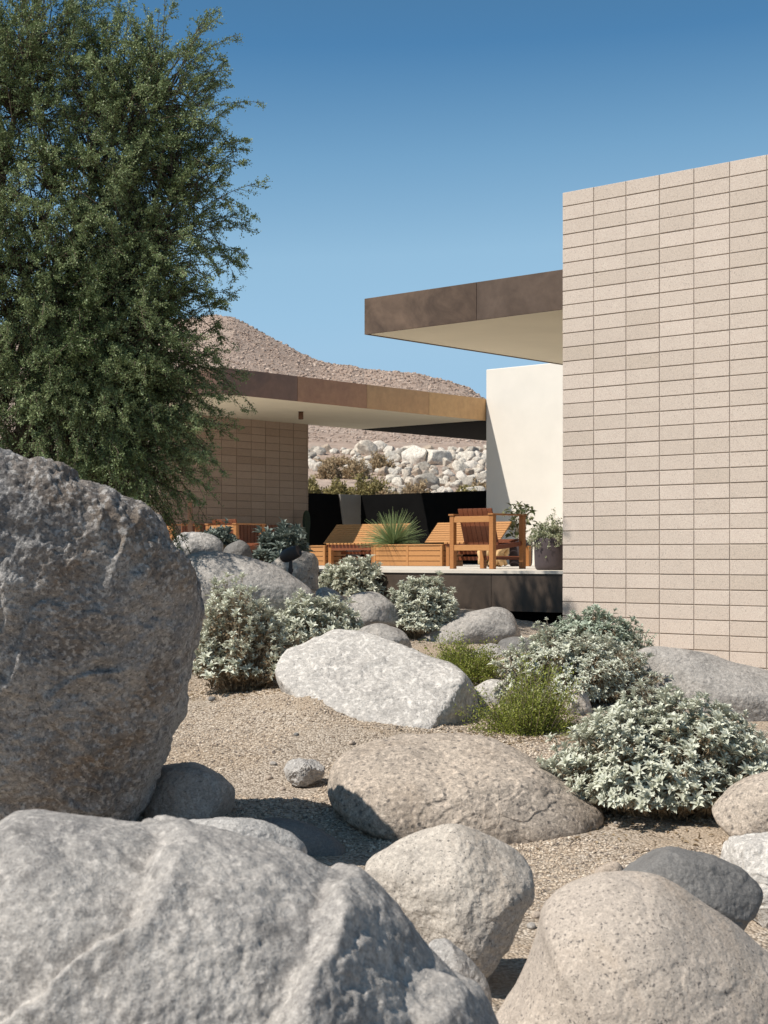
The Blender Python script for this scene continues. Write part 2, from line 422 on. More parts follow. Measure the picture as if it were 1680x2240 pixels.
G = {}
def gm(key, S):
    S = int(round(S/4)*4); k = (key, S)
    if k in G: return G[k]
    spec = {
      'pale':  dict(a=(0.44, 0.415, 0.39), b=(0.335, 0.32, 0.305), dcut=0.575, damt=0.7, light=0.45, bump=0.7),
      'sand': dict(a=(0.48, 0.41, 0.345), b=(0.41, 0.35, 0.30), dcut=0.585, damt=0.85, light=0.35, w=0.05, stain=(0.46, 0.33, 0.22), samt=0.5, lich=0.25),
      'front': dict(a=(0.46, 0.425, 0.39), b=(0.25, 0.235, 0.225), dcut=0.57, damt=0.45, light=0.35, bump=0.65, patch=2.6, lich=0.6, scl=0.6, crk=0.0),
      'white': dict(a=(0.515, 0.48, 0.44), b=(0.42, 0.39, 0.36), dcut=0.585, damt=0.6, light=0.6),
      'cream': dict(a=(0.49, 0.435, 0.375), b=(0.40, 0.355, 0.31), dcut=0.60, damt=0.85, light=0.4, w=0.05, stain=(0.42, 0.33, 0.25), samt=0.5),
      'tan':   dict(a=(0.42, 0.345, 0.275), b=(0.37, 0.31, 0.265), dcut=0.585, damt=0.75, light=0.35, stain=(0.30, 0.215, 0.15), samt=0.35),
      'brown': dict(a=(0.46, 0.385, 0.315), b=(0.35, 0.295, 0.245), dcut=0.565, damt=0.75, light=0.5, pits=0.6, stain=(0.22, 0.165, 0.12), samt=0.5),
      'grey':  dict(a=(0.37, 0.34, 0.31), b=(0.28, 0.26, 0.24), dcut=0.58, damt=0.6, light=0.35),
      'slate': dict(a=(0.20, 0.19, 0.18), b=(0.155, 0.148, 0.142), dcut=0.62, damt=0.4, light=0.15),
      'blue':  dict(a=(0.37, 0.352, 0.335), b=(0.15, 0.145, 0.147), dcut=0.55, damt=0.8, light=0.6, stain=(0.21, 0.145, 0.09), samt=0.8, bump=0.9, patch=1.5),
    }[key]
    G[k] = granite('granite_%s' % key, S=S, **spec)
    return G[k]

# ------------------------------------------------------------------ ground
CT = [(450, 1505, 13.6), (650, 1485, 13.7), (800, 1560, 12.3), (420, 1600, 12.2), (580, 1605, 12.0), (700, 1705, 10.4),
      (560, 1722, 10.2), (850, 1835, 9.2), (1250, 1765, 9.8), (1450, 1775, 9.55), (1180, 1880, 8.8), (1659, 1575, 12.6),
      (1400, 1520, 13.0), (1060, 1610, 11.7), (950, 1405, 15.0), (1050, 1352, 17.0), (1200, 1380, 16.2), (1400, 1425, 15.4), (1659, 1462, 15.2),
      (850, 1385, 15.5), (770, 1318, 17.5), (770, 1306, 19.2), (720, 1300, 19.6), (640, 1262, 18.3), (480, 1305, 16.0), (450, 1212, 19.5), (560, 1215, 20.5), (340, 1240, 18.5), (900, 1650, 11.0), (655, 1452, 12.5)]
CTRL = [tuple(at(*c)) for c in CT]+[(-3, 3, -1.75), (0, 3, -1.75), (3, 3, -1.75), (-3, 7.5, -1.68), (-1.0, 8.0, -1.72), (1.2, 6.5, -1.8), (3.2, 6.5, -1.75),
      (-9, 20, -0.1), (-9, 12, -0.9), (9, 10, -1.5), (9, 4, -1.7), (-9, 4, -1.6), (4, 8.5, -1.68), (-5, 15, -0.45), (-4, 18, -0.25), (-12, 30, -0.3), (12, 25, -0.8)]
CTRL = np.array(CTRL)
O2 = np.array([1.928, 17.1]); E1 = np.array([0.744, -0.668]); E2 = np.array([0.668, 0.744])   # house axes
def hp(a, b): return O2+a*E1+b*E2
def hab(X, Y): return (X-O2[0])*E1[0]+(Y-O2[1])*E1[1], (X-O2[0])*E2[0]+(Y-O2[1])*E2[1]
DZ = -0.165
def ground_z(X, Y):
    X = np.atleast_1d(np.asarray(X, float)); Y = np.atleast_1d(np.asarray(Y, float))
    d2 = (X[:, None]-CTRL[None, :, 0])**2+(Y[:, None]-CTRL[None, :, 1])**2
    w = 1/(d2+0.25)**1.7
    z = (w*CTRL[None, :, 2]).sum(1)/w.sum(1)
    a, b = hab(X, Y)
    under = sstep(0.45, 0.7, b)
    z = z*(1-under)+np.minimum(z, -0.78)*under
    far = sstep(40, 52, Y); z = z*(1-far)+(-0.9)*far
    return z

def axis_coords(fine0, fine1, step, far):
    a = np.arange(fine0, fine1+1e-6, step); g = [fine1]; s = step
    while g[-1] < far: s *= 1.35; g.append(g[-1]+s)
    l = [fine0]; s = step
    while l[-1] > -far: s *= 1.35; l.append(l[-1]-s)
    return np.concatenate([l[::-1][:-1], a, g[1:]])
xs = axis_coords(-6, 7, 0.06, 1500); ys = axis_coords(5, 22, 0.06, 1500)
gx, gy = np.meshgrid(xs, ys, indexing='ij')
gz = ground_z(gx.ravel(), gy.ravel())
P = np.stack([gx.ravel(), gy.ravel(), np.zeros(gx.size)], 1)
near = (np.abs(gx.ravel()) < 12) & (gy.ravel() < 30) & (gy.ravel() > -4)
nz = np.zeros(len(P)); nz[near] = 0.05*fbm(P[near]*0.9, 4, 3)+0.018*fbm(P[near]*5, 3, 9)
gz = gz+nz
gz[~near] -= 0.5*sstep(30, 80, np.abs(gx.ravel()[~near])+0*gz[~near])
P[:, 2] = gz
nx_, ny_ = len(xs), len(ys)
ii, jj = np.meshgrid(np.arange(nx_-1), np.arange(ny_-1), indexing='ij')
i0 = (ii*ny_+jj).ravel()
Q = np.stack([i0, i0+ny_, i0+ny_+1, i0+1], 1)
tag(link('ground', mesh_from('ground', P, Q, M['gravel'], True)), kind='structure')
GX, GY, GZ = xs, ys, gz.reshape(nx_, ny_)
def gsample(X, Y):
    i = np.clip(np.searchsorted(GX, X)-1, 0, nx_-2); j = np.clip(np.searchsorted(GY, Y)-1, 0, ny_-2)
    fx = (X-GX[i])/(GX[i+1]-GX[i]); fy = (Y-GY[j])/(GY[j+1]-GY[j])
    return (GZ[i, j]*(1-fx)*(1-fy)+GZ[i+1, j]*fx*(1-fy)+GZ[i, j+1]*(1-fx)*fy+GZ[i+1, j+1]*fx*fy)

OCT = np.array([[1, 0, 0], [-1, 0, 0], [0, 1, 0], [0, -1, 0], [0, 0, 1], [0, 0, -1]], float)
OCTF = np.array([[0, 2, 4], [2, 1, 4], [1, 3, 4], [3, 0, 4], [2, 0, 5], [1, 2, 5], [3, 1, 5], [0, 3, 5]])
t_ = (1+5**.5)/2
ICO = np.array([[-1, t_, 0], [1, t_, 0], [-1, -t_, 0], [1, -t_, 0], [0, -1, t_], [0, 1, t_], [0, -1, -t_], [0, 1, -t_], [t_, 0, -1], [t_, 0, 1], [-t_, 0, -1], [-t_, 0, 1]])/1.9
ICOF = np.array([[0, 11, 5], [0, 5, 1], [0, 1, 7], [0, 7, 10], [0, 10, 11], [1, 5, 9], [5, 11, 4], [11, 10, 2], [10, 7, 6], [7, 1, 8], [3, 9, 4], [3, 4, 2], [3, 2, 6], [3, 6, 8], [3, 8, 9], [4, 9, 5], [2, 4, 11], [6, 2, 10], [8, 6, 7], [9, 8, 1]])
def scatter(C, R, base, basef, flat=0.75, jit=0.35):
    n = len(C); V = base[None]*(1+jit*(rng.random((n, len(base), 1))-.5)*2)
    ang = rng.random(n)*2*np.pi; c, s = np.cos(ang), np.sin(ang)
    sc3 = R[:, None]*np.stack([0.8+0.5*rng.random(n), 0.8+0.5*rng.random(n), flat*(0.75+0.5*rng.random(n))], 1)
    V = V*sc3[:, None, :]
    X = V[..., 0]*c[:, None]-V[..., 1]*s[:, None]; Y = V[..., 0]*s[:, None]+V[..., 1]*c[:, None]
    V = np.stack([X, Y, V[..., 2]], 2)+C[:, None, :]
    Fc = basef[None]+(np.arange(n)*len(base))[:, None, None]
    tone = np.repeat(rng.random(n), len(base))
    return V.reshape(-1, 3), Fc.reshape(-1, basef.shape[1]), tone
# gravel stones on the bare stretches
n = 52000
gxr = np.concatenate([rng.uniform(-2.2, 1.3, int(n*.62)), rng.uniform(0.2, 3.0, n-int(n*.62))])
gyr = np.concatenate([rng.uniform(9.0, 14.3, int(n*.62)), rng.uniform(7.6, 11.5, n-int(n*.62))])
R = 0.0055+0.007*rng.random(n)**2.2
keep = gnoise(np.stack([gxr*.9, gyr*.9, gxr*0], 1), 77) < 0.28
gxr, gyr, R = gxr[keep], gyr[keep], R[keep]
C = np.stack([gxr, gyr, gsample(gxr, gyr)+R*0.25], 1)
V, Fc, tn = scatter(C, R, OCT, OCTF, 0.8, 0.3)
tag(link('gravel_stones', mesh_from('gravel_stones', V, Fc, M['pebbles'], False, tn)), 'loose beige gravel covering the bare ground between the boulders', 'gravel', kind='stuff')

# ------------------------------------------------------------------ hill and boulder slope behind
RS = np.array([-1.0, -.5, -.30, -.16, -.122, -.107, -.095, -.079, -.062, -.044, -.032, -.02, -.012, .002, .02, .036, .052, .0645, .12, .3, 1.0])
RE = np.array([.10, .13, .145, .148, .150, .1525, .1505, .142, .1328, .1237, .1207, .1200, .1172, .1162, .1150, .1112, .1070, .0985, .07, .05, .04])
ss = np.unique(np.concatenate([np.linspace(-1.0, -.2, 40), np.linspace(-.2, .12, 420), np.linspace(.12, 1.0, 50)]))
zz = np.concatenate([np.linspace(42, 95, 60), np.linspace(96, 300, 150), np.linspace(310, 700, 20)])
S_, Z_ = np.meshgrid(ss, zz, indexing='ij'); S_ = S_.ravel(); Z_ = Z_.ravel()
def hill_z(S, Z):
    ridge = np.interp(S, RS, RE)
    base = np.interp(Z, [42, 50, 62, 85, 95], [-0.95, 0.0, 2.3, 5.9, 6.9])
    t = np.clip((Z-85)/(265-85), 0, 1)
    up = Z*(.0694+(ridge-.0694)*t**0.85)
    z = np.where(Z < 85, base, np.maximum(up, 0))
    down = np.clip((Z-270)/400, 0, 1)
    return z*(1-down*0.9)
hz = hill_z(S_, Z_)
HP = np.stack([S_*Z_, Z_, hz], 1)
amp = 0.10+0.7*sstep(90, 200, Z_)
hz = hz+amp*(0.55*fbm(HP*[0.045, .045, 0.0], 5, 21)+0.55*np.abs(fbm(HP*[.22, .22, 0], 4, 31)))
HP[:, 2] = hz
nz_ = len(zz); ii, jj = np.meshgrid(np.arange(len(ss)-1), np.arange(nz_-1), indexing='ij'); i0 = (ii*nz_+jj).ravel()
tag(link('hill', mesh_from('hill', HP, np.stack([i0, i0+nz_, i0+nz_+1, i0+1], 1), M['hill'], True)), kind='structure')
HZ = hz.reshape(len(ss), nz_)
def hsample(S, Z):
    i = np.clip(np.searchsorted(ss, S)-1, 0, len(ss)-2); j = np.clip(np.searchsorted(zz, Z)-1, 0, nz_-2)
    fx = (S-ss[i])/(ss[i+1]-ss[i]); fy = (Z-zz[j])/(zz[j+1]-zz[j])
    return HZ[i, j]*(1-fx)*(1-fy)+HZ[i+1, j]*fx*(1-fy)+HZ[i, j+1]*(1-fx)*fy+HZ[i+1, j+1]*fx*fy
n = 42000
s_ = rng.uniform(-.19, .085, n); z_ = 90+185*rng.random(n)
R = (0.035+0.17*rng.random(n)**6.0)*(z_/170)
C = np.stack([s_*z_, z_, hsample(s_, z_)+R*0.25], 1)
V, Fc, tn = scatter(C, R, ICO, ICOF, 0.75, 0.35)
tag(link('hill_stones', mesh_from('hill_stones', V, Fc, M['hillstones'], False, tn)), 'countless small brown stones strewn over the bare hillside', 'stones', kind='stuff')

# ------------------------------------------------------------------ boulders
def catmull(pts, m=14):
    pts = np.array(pts, float); n = len(pts); out = []
    for k in range(n):
        p0, p1, p2, p3 = pts[k-1], pts[k], pts[(k+1) % n], pts[(k+2) % n]
        for t in np.linspace(0, 1, m, endpoint=False):
            out.append(0.5*((2*p1)+(-p0+p2)*t+(2*p0-5*p1+4*p2-p3)*t*t+(-p0+3*p1-3*p2+p3)*t**3))
    return np.array(out)

def rock_disp(Pm, size, seed, a_low=0.05, a_ledge=0.0, a_mid=0.009, a_fine=0.004, crack=0.0, ledge_dir=None):
    o = np.array([seed*3.71, seed*1.37, seed*2.11]); p = Pm+o
    d = size*a_low*fbm(p*(1.6/size), 3, seed)
    if a_ledge:
        q = p*(2.0/size)
        nn = fbm(q, 3, seed+40)*2.2+0.25*fbm(q*4, 2, seed+44)
        if ledge_dir is not None: nn = 0.20*nn+0.05*fbm(q*7, 3, seed+45)+Pm@np.array(ledge_dir)*(1.7/size)
        f = np.floor(nn*1.6); fr = nn*1.6-f
        d += size*a_ledge*(sstep(0.78, 0.98, fr)-fr)
        if ledge_dir is None:
            n2 = fbm(q*2.1, 3, seed+47)*3.0+1.3*nn; f2_ = n2-np.floor(n2); d += size*a_ledge*0.35*(sstep(0.75, 0.98, f2_)-f2_)
    if crack:
        w = np.abs(fbm(p*(2.6/size), 3, seed+60)); d -= size*crack*(1-sstep(0.0, 0.06, w))
        f1, f2 = worley(p*(3.0/size)+0.25*np.stack([gnoise(p*(5/size), seed+k) for k in (1, 2, 3)], 1), seed+70)
        d += size*crack*0.9*(sstep(0.0, 0.25, f2-f1)-0.5)
    d += a_mid*1.6*fbm(p*6.0, 5, seed+80, 0.58)
    d += a_fine*fbm(p*28, 3, seed+90)
    return d

BOUL = []
def boulder(label, outline, Z, mat, seed, front=0.8, back=0.9, apex=None, e=0.85, res=1.0, sink=0.3, facets=8, fcut=0.80, lean=0.0, planes=(), group='granite boulders in the garden', name='boulder', cat='boulder', S=None, **kw):
    ol = catmull(outline)
    W = np.array([at(x, y, Z) for x, y in ol])[:, [0, 2]]
    c = (W.max(0)+W.min(0))/2
    if apex is None: ap = c+np.array([0, -0.25*(W[:, 1].max()-W[:, 1].min())/2])
    else: ap = at(apex[0], apex[1], Z)[[0, 2]]
    hw, hh = (W.max(0)-W.min(0))/2
    low = np.clip((c[1]-0.25*hh-W[:, 1])/(0.75*hh), 0, 1); W = W.copy(); W[:, 1] -= sink*hh*low; W[:, 0] = c[0]+(W[:, 0]-c[0])*(1+0.10*low*(sink > 0.15))
    size = (hw+hh)
    th = np.arctan2(W[:, 1]-c[1], W[:, 0]-c[0]); r = np.hypot(W[:, 0]-c[0], W[:, 1]-c[1])
    npx = size/Z*F*0.457*2
    nt = int(np.clip(npx*1.25*res, 36, 620)); nf = int(np.clip(npx*0.75*res, 20, 360))
    TT = np.linspace(-np.pi, np.pi, nt, endpoint=False)
    bins = np.full(nt, 0.0)
    o = np.argsort(th); th2 = np.concatenate([th[o]-2*np.pi, th[o], th[o]+2*np.pi]); r2 = np.concatenate([r[o]]*3)
    Rt = np.interp(TT, th2, r2)
    ph = np.linspace(0, np.pi, nf+1)[1:-1]
    sp = np.sin(ph)**e; cp = np.cos(ph); dep = -np.sign(cp)*np.abs(cp)**e
    fr = np.clip(cp, 0, 1)**1.2; bk = np.clip(-cp, 0, 1)
    cx = c[0]+(ap[0]-c[0])*fr; cz = c[1]+(ap[1]-c[1])*fr-0.15*hh*bk
    fd = front*min(hw, hh*1.3); bd = back*min(hw, hh*1.6)
    Yd = np.where(dep < 0, dep*fd, dep*bd)
    # perspective: keep the traced outline where the body is widest
    X = cx[:, None]+sp[:, None]*Rt[None]*np.cos(TT)[None]
    Zc = cz[:, None]+sp[:, None]*Rt[None]*np.sin(TT)[None]
    Y = Z+Yd[:, None]+0*X
    V = np.stack([X, Y, Zc], 2).reshape(-1, 3)
    V = np.vstack([V, [ap[0], Z-fd, ap[1]], [c[0], Z+bd, c[1]-0.15*hh]])
    m = len(ph)
    idx = np.arange(m*nt).reshape(m, nt)
    Qf = np.stack([idx[:-1], np.roll(idx[:-1], -1, 1), np.roll(idx[1:], -1, 1), idx[1:]], 2).reshape(-1, 4)
    T1 = np.stack([np.full(nt, m*nt), np.roll(idx[0], -1), idx[0]], 1)
    T2 = np.stack([np.full(nt, m*nt+1), idx[-1], np.roll(idx[-1], -1)], 1)
    ctr = np.array([c[0], Z, c[1]])
    nrm = (V-ctr)/np.array([hw, max(fd, bd), hh])**1.0
    nrm = nrm/np.array([hw, (fd+bd)/2, hh]); nrm /= np.linalg.norm(nrm, axis=1)[:, None]+1e-9
    rr = np.random.default_rng(seed*13+1); sc3 = np.array([hw, (fd+bd)/2, hh])
    for q in range(facets):
        pn = np.array([rr.uniform(-.8, .8), rr.uniform(-1, .1), rr.uniform(-.35, .75)]); pn /= np.linalg.norm(pn)
        qn = (V-ctr)/sc3; ex = qn@pn-fcut*rr.uniform(.92, 1.08); ex = 0.035*np.log1p(np.exp(np.clip(ex/0.035, -30, 30)))
        V = V-(0.8*ex)[:, None]*pn*sc3
    for (px_, py_, pz_, pd) in planes:
        pn = np.array([px_, py_, pz_]); pn /= np.linalg.norm(pn); qn = (V-ctr)/sc3
        ex = qn@pn-pd; ex = 0.04*np.log1p(np.exp(np.clip(ex/0.04, -30, 30))); V = V-(0.9*ex)[:, None]*pn*sc3
    if lean: V[:, 1] -= lean*(V[:, 2]-c[1])
    d = rock_disp(V-ctr, size, seed, **kw)
    yy = np.concatenate([np.repeat(np.abs(dep), nt), [1, 1]]); d = d*(0.45+0.55*np.clip(yy/0.5, 0, 1))     # calmer at the widest line
    V = V+nrm*d[:, None]
    base = np.array([c[0], Z, W[:, 1].min()])
    me = mesh_from(name, V-base, [Qf, np.vstack([T1, T2])], gm(mat, S or np.clip(420/Z, 22, 90)), True)
    ob = link(name, me, None, base)
    tag(ob, label, cat, group); BOUL.append(ob)
    return ob

boulder('huge dark speckled boulder at the left edge, its face in shade', [(0, 985), (60, 990), (130, 1012), (200, 1036), (215, 1050), (270, 1076), (330, 1112), (375, 1150), (405, 1200), (432, 1240), (441, 1290), (438, 1340), (418, 1400), (405, 1450), (390, 1520), (365, 1590), (348, 1640), (318, 1700), (285, 1780), (215, 1880), (0, 1930), (-200, 1800), (-380, 1650), (-420, 1400), (-350, 1150), (-200, 1020), (-90, 985)],
        8.8, 'blue', 3, front=0.6, back=0.9, apex=(60, 1310), e=0.85, a_low=0.03, a_ledge=0.018, a_mid=0.023, a_fine=0.011, crack=0.0, S=44, sink=0, facets=0, lean=0.34)
boulder('broad pale grey boulder with rough ledges across the bottom left foreground', [(-120, 1850), (-40, 1795), (0, 1775), (40, 1752), (100, 1744), (200, 1752), (300, 1762), (350, 1772), (420, 1790), (560, 1812), (640, 1824), (720, 1852), (805, 1895), (880, 1955), (945, 2025), (1005, 2087), (1060, 2150), (1095, 2210), (1120, 2290), (1080, 2600), (700, 2800), (200, 2800), (-200, 2600), (-280, 2300), (-230, 2000)],
        4.0, 'front', 11, front=0.85, back=0.7, apex=(420, 2330), e=0.9, a_low=0.035, a_ledge=0.062, a_mid=0.012, a_fine=0.007, crack=0.0, ledge_dir=(0.95, 0.15, -0.85), S=64, sink=0, facets=0)
boulder('dark rounded boulder in the shade below the huge left boulder', [(280, 1710), (330, 1652), (380, 1636), (430, 1633), (470, 1645), (500, 1680), (508, 1720), (498, 1770), (470, 1810), (400, 1840), (300, 1810)], 9.5, 'grey', 5, front=0.9, a_low=0.04)
boulder('pale low boulder showing as a sliver behind the front boulder', [(380, 1785), (420, 1769), (500, 1770), (560, 1772), (600, 1785), (640, 1808), (665, 1860), (500, 1930), (350, 1880)], 5.3, 'pale', 6, a_low=0.03)
boulder('dark low stone lying fully inside the big shadow on gravel', [(530, 1800), (570, 1772), (620, 1770), (680, 1785), (730, 1815), (738, 1850), (650, 1890), (540, 1870)], 9.0, 'slate', 7, a_low=0.05)
boulder('cream rounded boulder in the bottom centre with a chipped right side', [(795, 1864), (850, 1825), (920, 1790), (960, 1778), (1000, 1780), (1050, 1795), (1110, 1830), (1145, 1862), (1156, 1900), (1157, 1945), (1140, 1965), (1130, 2000), (1108, 2033), (1080, 2070), (1040, 2096), (980, 2092), (900, 2060), (830, 1975), (792, 1905)],
        6.5, 'cream', 8, front=0.85, apex=(985, 1985), e=0.85, planes=[(.8, -.55, -.15, .88), (-.3, -.5, .8, .74)], a_low=0.03, a_ledge=0.004, a_mid=0.011, a_fine=0.004, crack=0.0, sink=0.05, facets=10, fcut=0.74)
boulder('large smooth tan boulder with black flecks in the bottom right foreground', [(1060, 2225), (1090, 2170), (1130, 2100), (1160, 2005), (1172, 1955), (1215, 1915), (1275, 1890), (1340, 1881), (1405, 1886), (1452, 1902), (1500, 1932), (1578, 1985), (1640, 2038), (1700, 2095), (1730, 2200), (1720, 2400), (1500, 2500), (1200, 2480), (1040, 2340)],
        4.9, 'sand', 9, front=0.85, apex=(1330, 2230), e=0.92, a_low=0.02, a_ledge=0.004, a_mid=0.003, a_fine=0.001, S=85, sink=0, facets=0)
boulder('dark grey layered boulder behind the large smooth tan boulder', [(1308, 1880), (1320, 1850), (1360, 1835), (1420, 1827), (1500, 1830), (1560, 1845), (1610, 1880), (1645, 1920), (1652, 1970), (1640, 2020), (1600, 2060), (1520, 2060), (1430, 2010), (1330, 1940)],
        6.6, 'slate', 10, front=0.8, apex=(1480, 1960), a_low=0.02, a_ledge=0.02, a_mid=0.007, crack=0.0, ledge_dir=(0.15, 0.1, 1.2), sink=0.05)
boulder('whitish boulder cut by the right edge, beside the dark layered boulder', [(1548, 1828), (1580, 1805), (1620, 1798), (1700, 1797), (1780, 1830), (1790, 1900), (1740, 2000), (1640, 1990), (1570, 1900)], 7.5, 'white', 12, front=0.9, a_low=0.03, a_ledge=0.02)
boulder('brown pitted boulder at the right edge under the large silver shrub', [(1518, 1772), (1560, 1725), (1600, 1690), (1640, 1672), (1700, 1665), (1790, 1700), (1810, 1770), (1750, 1830), (1650, 1830), (1570, 1810), (1522, 1790)], 8.9, 'brown', 13, front=0.9, apex=(1660, 1770), a_low=0.03, a_mid=0.007)
boulder('large low tan boulder lying across the middle of the gravel', [(730, 1640), (790, 1610), (850, 1593), (920, 1588), (1000, 1586), (1080, 1594), (1130, 1605), (1170, 1630), (1210, 1662), (1255, 1688), (1295, 1718), (1298, 1750), (1250, 1772), (1180, 1782), (1140, 1812), (1115, 1824), (1070, 1815), (1000, 1800), (930, 1790), (870, 1785), (800, 1765), (725, 1735), (708, 1690)],
        9.9, 'brown', 14, front=1.5, back=1.5, apex=(1010, 1768), e=0.8, facets=5, fcut=0.76, planes=[(.05, -.45, .9, .62)], a_low=0.03, a_ledge=0.010, a_mid=0.010, a_fine=0.004, crack=0.0, sink=0.12)
boulder('large white slab of granite sloping down beside the yellow-green bush', [(612, 1405), (640, 1385), (680, 1358), (720, 1341), (760, 1345), (790, 1350), (840, 1375), (880, 1392), (930, 1415), (980, 1435), (1010, 1460), (1027, 1485), (1042, 1530), (1049, 1568), (1046, 1610), (1000, 1660), (900, 1680), (800, 1640), (700, 1580), (630, 1520), (596, 1455)],
        12.9, 'white', 15, front=1.1, back=1.1, apex=(930, 1560), e=0.75, a_low=0.025, a_ledge=0.010, a_mid=0.010, a_fine=0.004, crack=0.0, sink=0.0, facets=2, fcut=0.84, planes=[(-.05, -.62, .78, .42), (.88, -.45, -.05, .84)])
boulder('small rough angular stone sitting on the sandy gravel', [(609, 1665), (620, 1645), (650, 1638), (685, 1633), (699, 1648), (699, 1675), (672, 1693), (640, 1698), (616, 1686)], 10.5, 'pale', 16, front=0.9, e=0.6, facets=9, fcut=0.62, a_low=0.10, a_ledge=0.05, crack=0.008, sink=0, name='stone', cat='stone', group='small stones on the gravel', res=1.6, a_mid=0.01)
boulder('flat grey stone half buried in sand above the small rough stone', [(640, 1602), (690, 1580), (720, 1572), (742, 1580), (748, 1596), (720, 1612), (660, 1616)], 12.0, 'grey', 17, front=1.2, a_low=0.08, a_ledge=0.06, name='stone', cat='stone', group='small stones on the gravel', res=1.6, a_mid=0.01)
boulder('smooth round grey pebble in the sand by the flat buried stone', [(669, 1612), (676, 1604), (690, 1604), (697, 1612), (690, 1621), (675, 1621)], 11.8, 'slate', 18, a_low=0.02, a_mid=0.002, a_fine=0.001, name='pebble', cat='stone', group='small stones on the gravel', res=2)
boulder('smooth grey boulder at the right edge, lying against the block wall base', [(1368, 1420), (1385, 1402), (1420, 1396), (1470, 1402), (1530, 1412), (1580, 1430), (1640, 1443), (1700, 1455), (1790, 1480), (1820, 1550), (1740, 1610), (1650, 1590), (1560, 1560), (1480, 1540), (1400, 1520), (1368, 1470)], 13.4, 'grey', 19, front=1.0, apex=(1580, 1530), planes=[(.3, -.6, .75, .6)], a_low=0.03, a_mid=0.006)
boulder('grey dappled boulder directly below the dark terrace edge', [(898, 1385), (940, 1350), (990, 1328), (1040, 1315), (1080, 1312), (1110, 1325), (1137, 1345), (1142, 1370), (1120, 1405), (1050, 1415), (930, 1405)], 15.9, 'grey', 20, front=1.0, a_low=0.04, a_mid=0.009)
boulder('grey round-topped boulder between the two silver shrubs by the terrace', [(728, 1300), (770, 1282), (820, 1278), (850, 1288), (862, 1310), (866, 1345), (850, 1375), (800, 1380), (735, 1350)], 15.9, 'grey', 21, front=1.0, a_low=0.03)
boulder('low grey boulder peeking out behind the white granite slab', [(770, 1365), (810, 1347), (850, 1352), (880, 1370), (897, 1398), (880, 1430), (820, 1430), (770, 1400)], 14.6, 'grey', 22, front=1.0, a_low=0.03)
boulder('long grey boulder with dappled tree shade behind the left silver shrub', [(400, 1205), (440, 1190), (500, 1196), (560, 1210), (610, 1230), (650, 1255), (690, 1285), (706, 1315), (650, 1355), (500, 1345), (410, 1300), (392, 1240)], 15.5, 'grey', 23, front=0.9, apex=(540, 1300), a_low=0.03, a_mid=0.009)
boulder('pale rounded boulder behind the huge left boulder, near the wooden chair', [(362, 1165), (385, 1146), (420, 1144), (455, 1152), (480, 1172), (493, 1197), (480, 1225), (420, 1235), (368, 1210)], 18.2, 'pale', 24, front=0.9, a_low=0.03)
boulder('cream boulder behind the dark garden spotlight', [(575, 1230), (605, 1198), (645, 1188), (690, 1200), (697, 1240), (684, 1280), (640, 1285), (590, 1265)], 18.2, 'cream', 25, front=0.9, a_low=0.04, a_ledge=0.03)
boulder('small dark boulder between the pale rounded boulder and leafy shrub', [(482, 1190), (505, 1167), (530, 1171), (548, 1192), (543, 1222), (488, 1222)], 19.3, 'slate', 26, a_low=0.04)
boulder('small pale stone between huge left boulder and left silver shrub', [(432, 1258), (452, 1245), (472, 1250), (484, 1275), (450, 1300), (430, 1285)], 15.2, 'pale', 27, a_low=0.04)
boulder('small pale stone at the foot of the brightest silver shrub', [(680, 1282), (700, 1268), (728, 1278), (745, 1305), (690, 1318)], 16.8, 'pale', 28, a_low=0.04)
boulder('grey stone half hidden behind the yellow-green bush, nearer the slab', [(1005, 1410), (1040, 1388), (1080, 1395), (1112, 1415), (1118, 1455), (1040, 1465), (1005, 1440)], 14.7, 'grey', 29, a_low=0.04)
boulder('bluish grey stone between the dappled boulder and silver shrub', [(1065, 1395), (1105, 1376), (1150, 1382), (1165, 1420), (1120, 1440), (1070, 1425)], 15.3, 'slate', 30, a_low=0.04)
boulder('small pale stone tucked beside the dark grey layered boulder', [(1285, 1885), (1303, 1866), (1335, 1862), (1350, 1890), (1310, 1915), (1285, 1905)], 7.0, 'tan', 31, a_low=0.04)
boulder('pale boulder wedged between front boulder and cream rounded boulder', [(920, 2050), (958, 2027), (1000, 2058), (1038, 2096), (1060, 2135), (1075, 2200), (980, 2230), (900, 2140)], 5.3, 'pale', 32, a_low=0.03)
boulder('white stone seen through the yellow-green bush', [(1015, 1490), (1050, 1468), (1100, 1472), (1125, 1505), (1070, 1535), (1015, 1525)], 13.2, 'white', 33, a_low=0.05)
boulder('white stone between yellow-green bush and large silver shrub', [(1215, 1505), (1240, 1490), (1270, 1503), (1275, 1545), (1220, 1545)], 12.7, 'cream', 34, a_low=0.05)

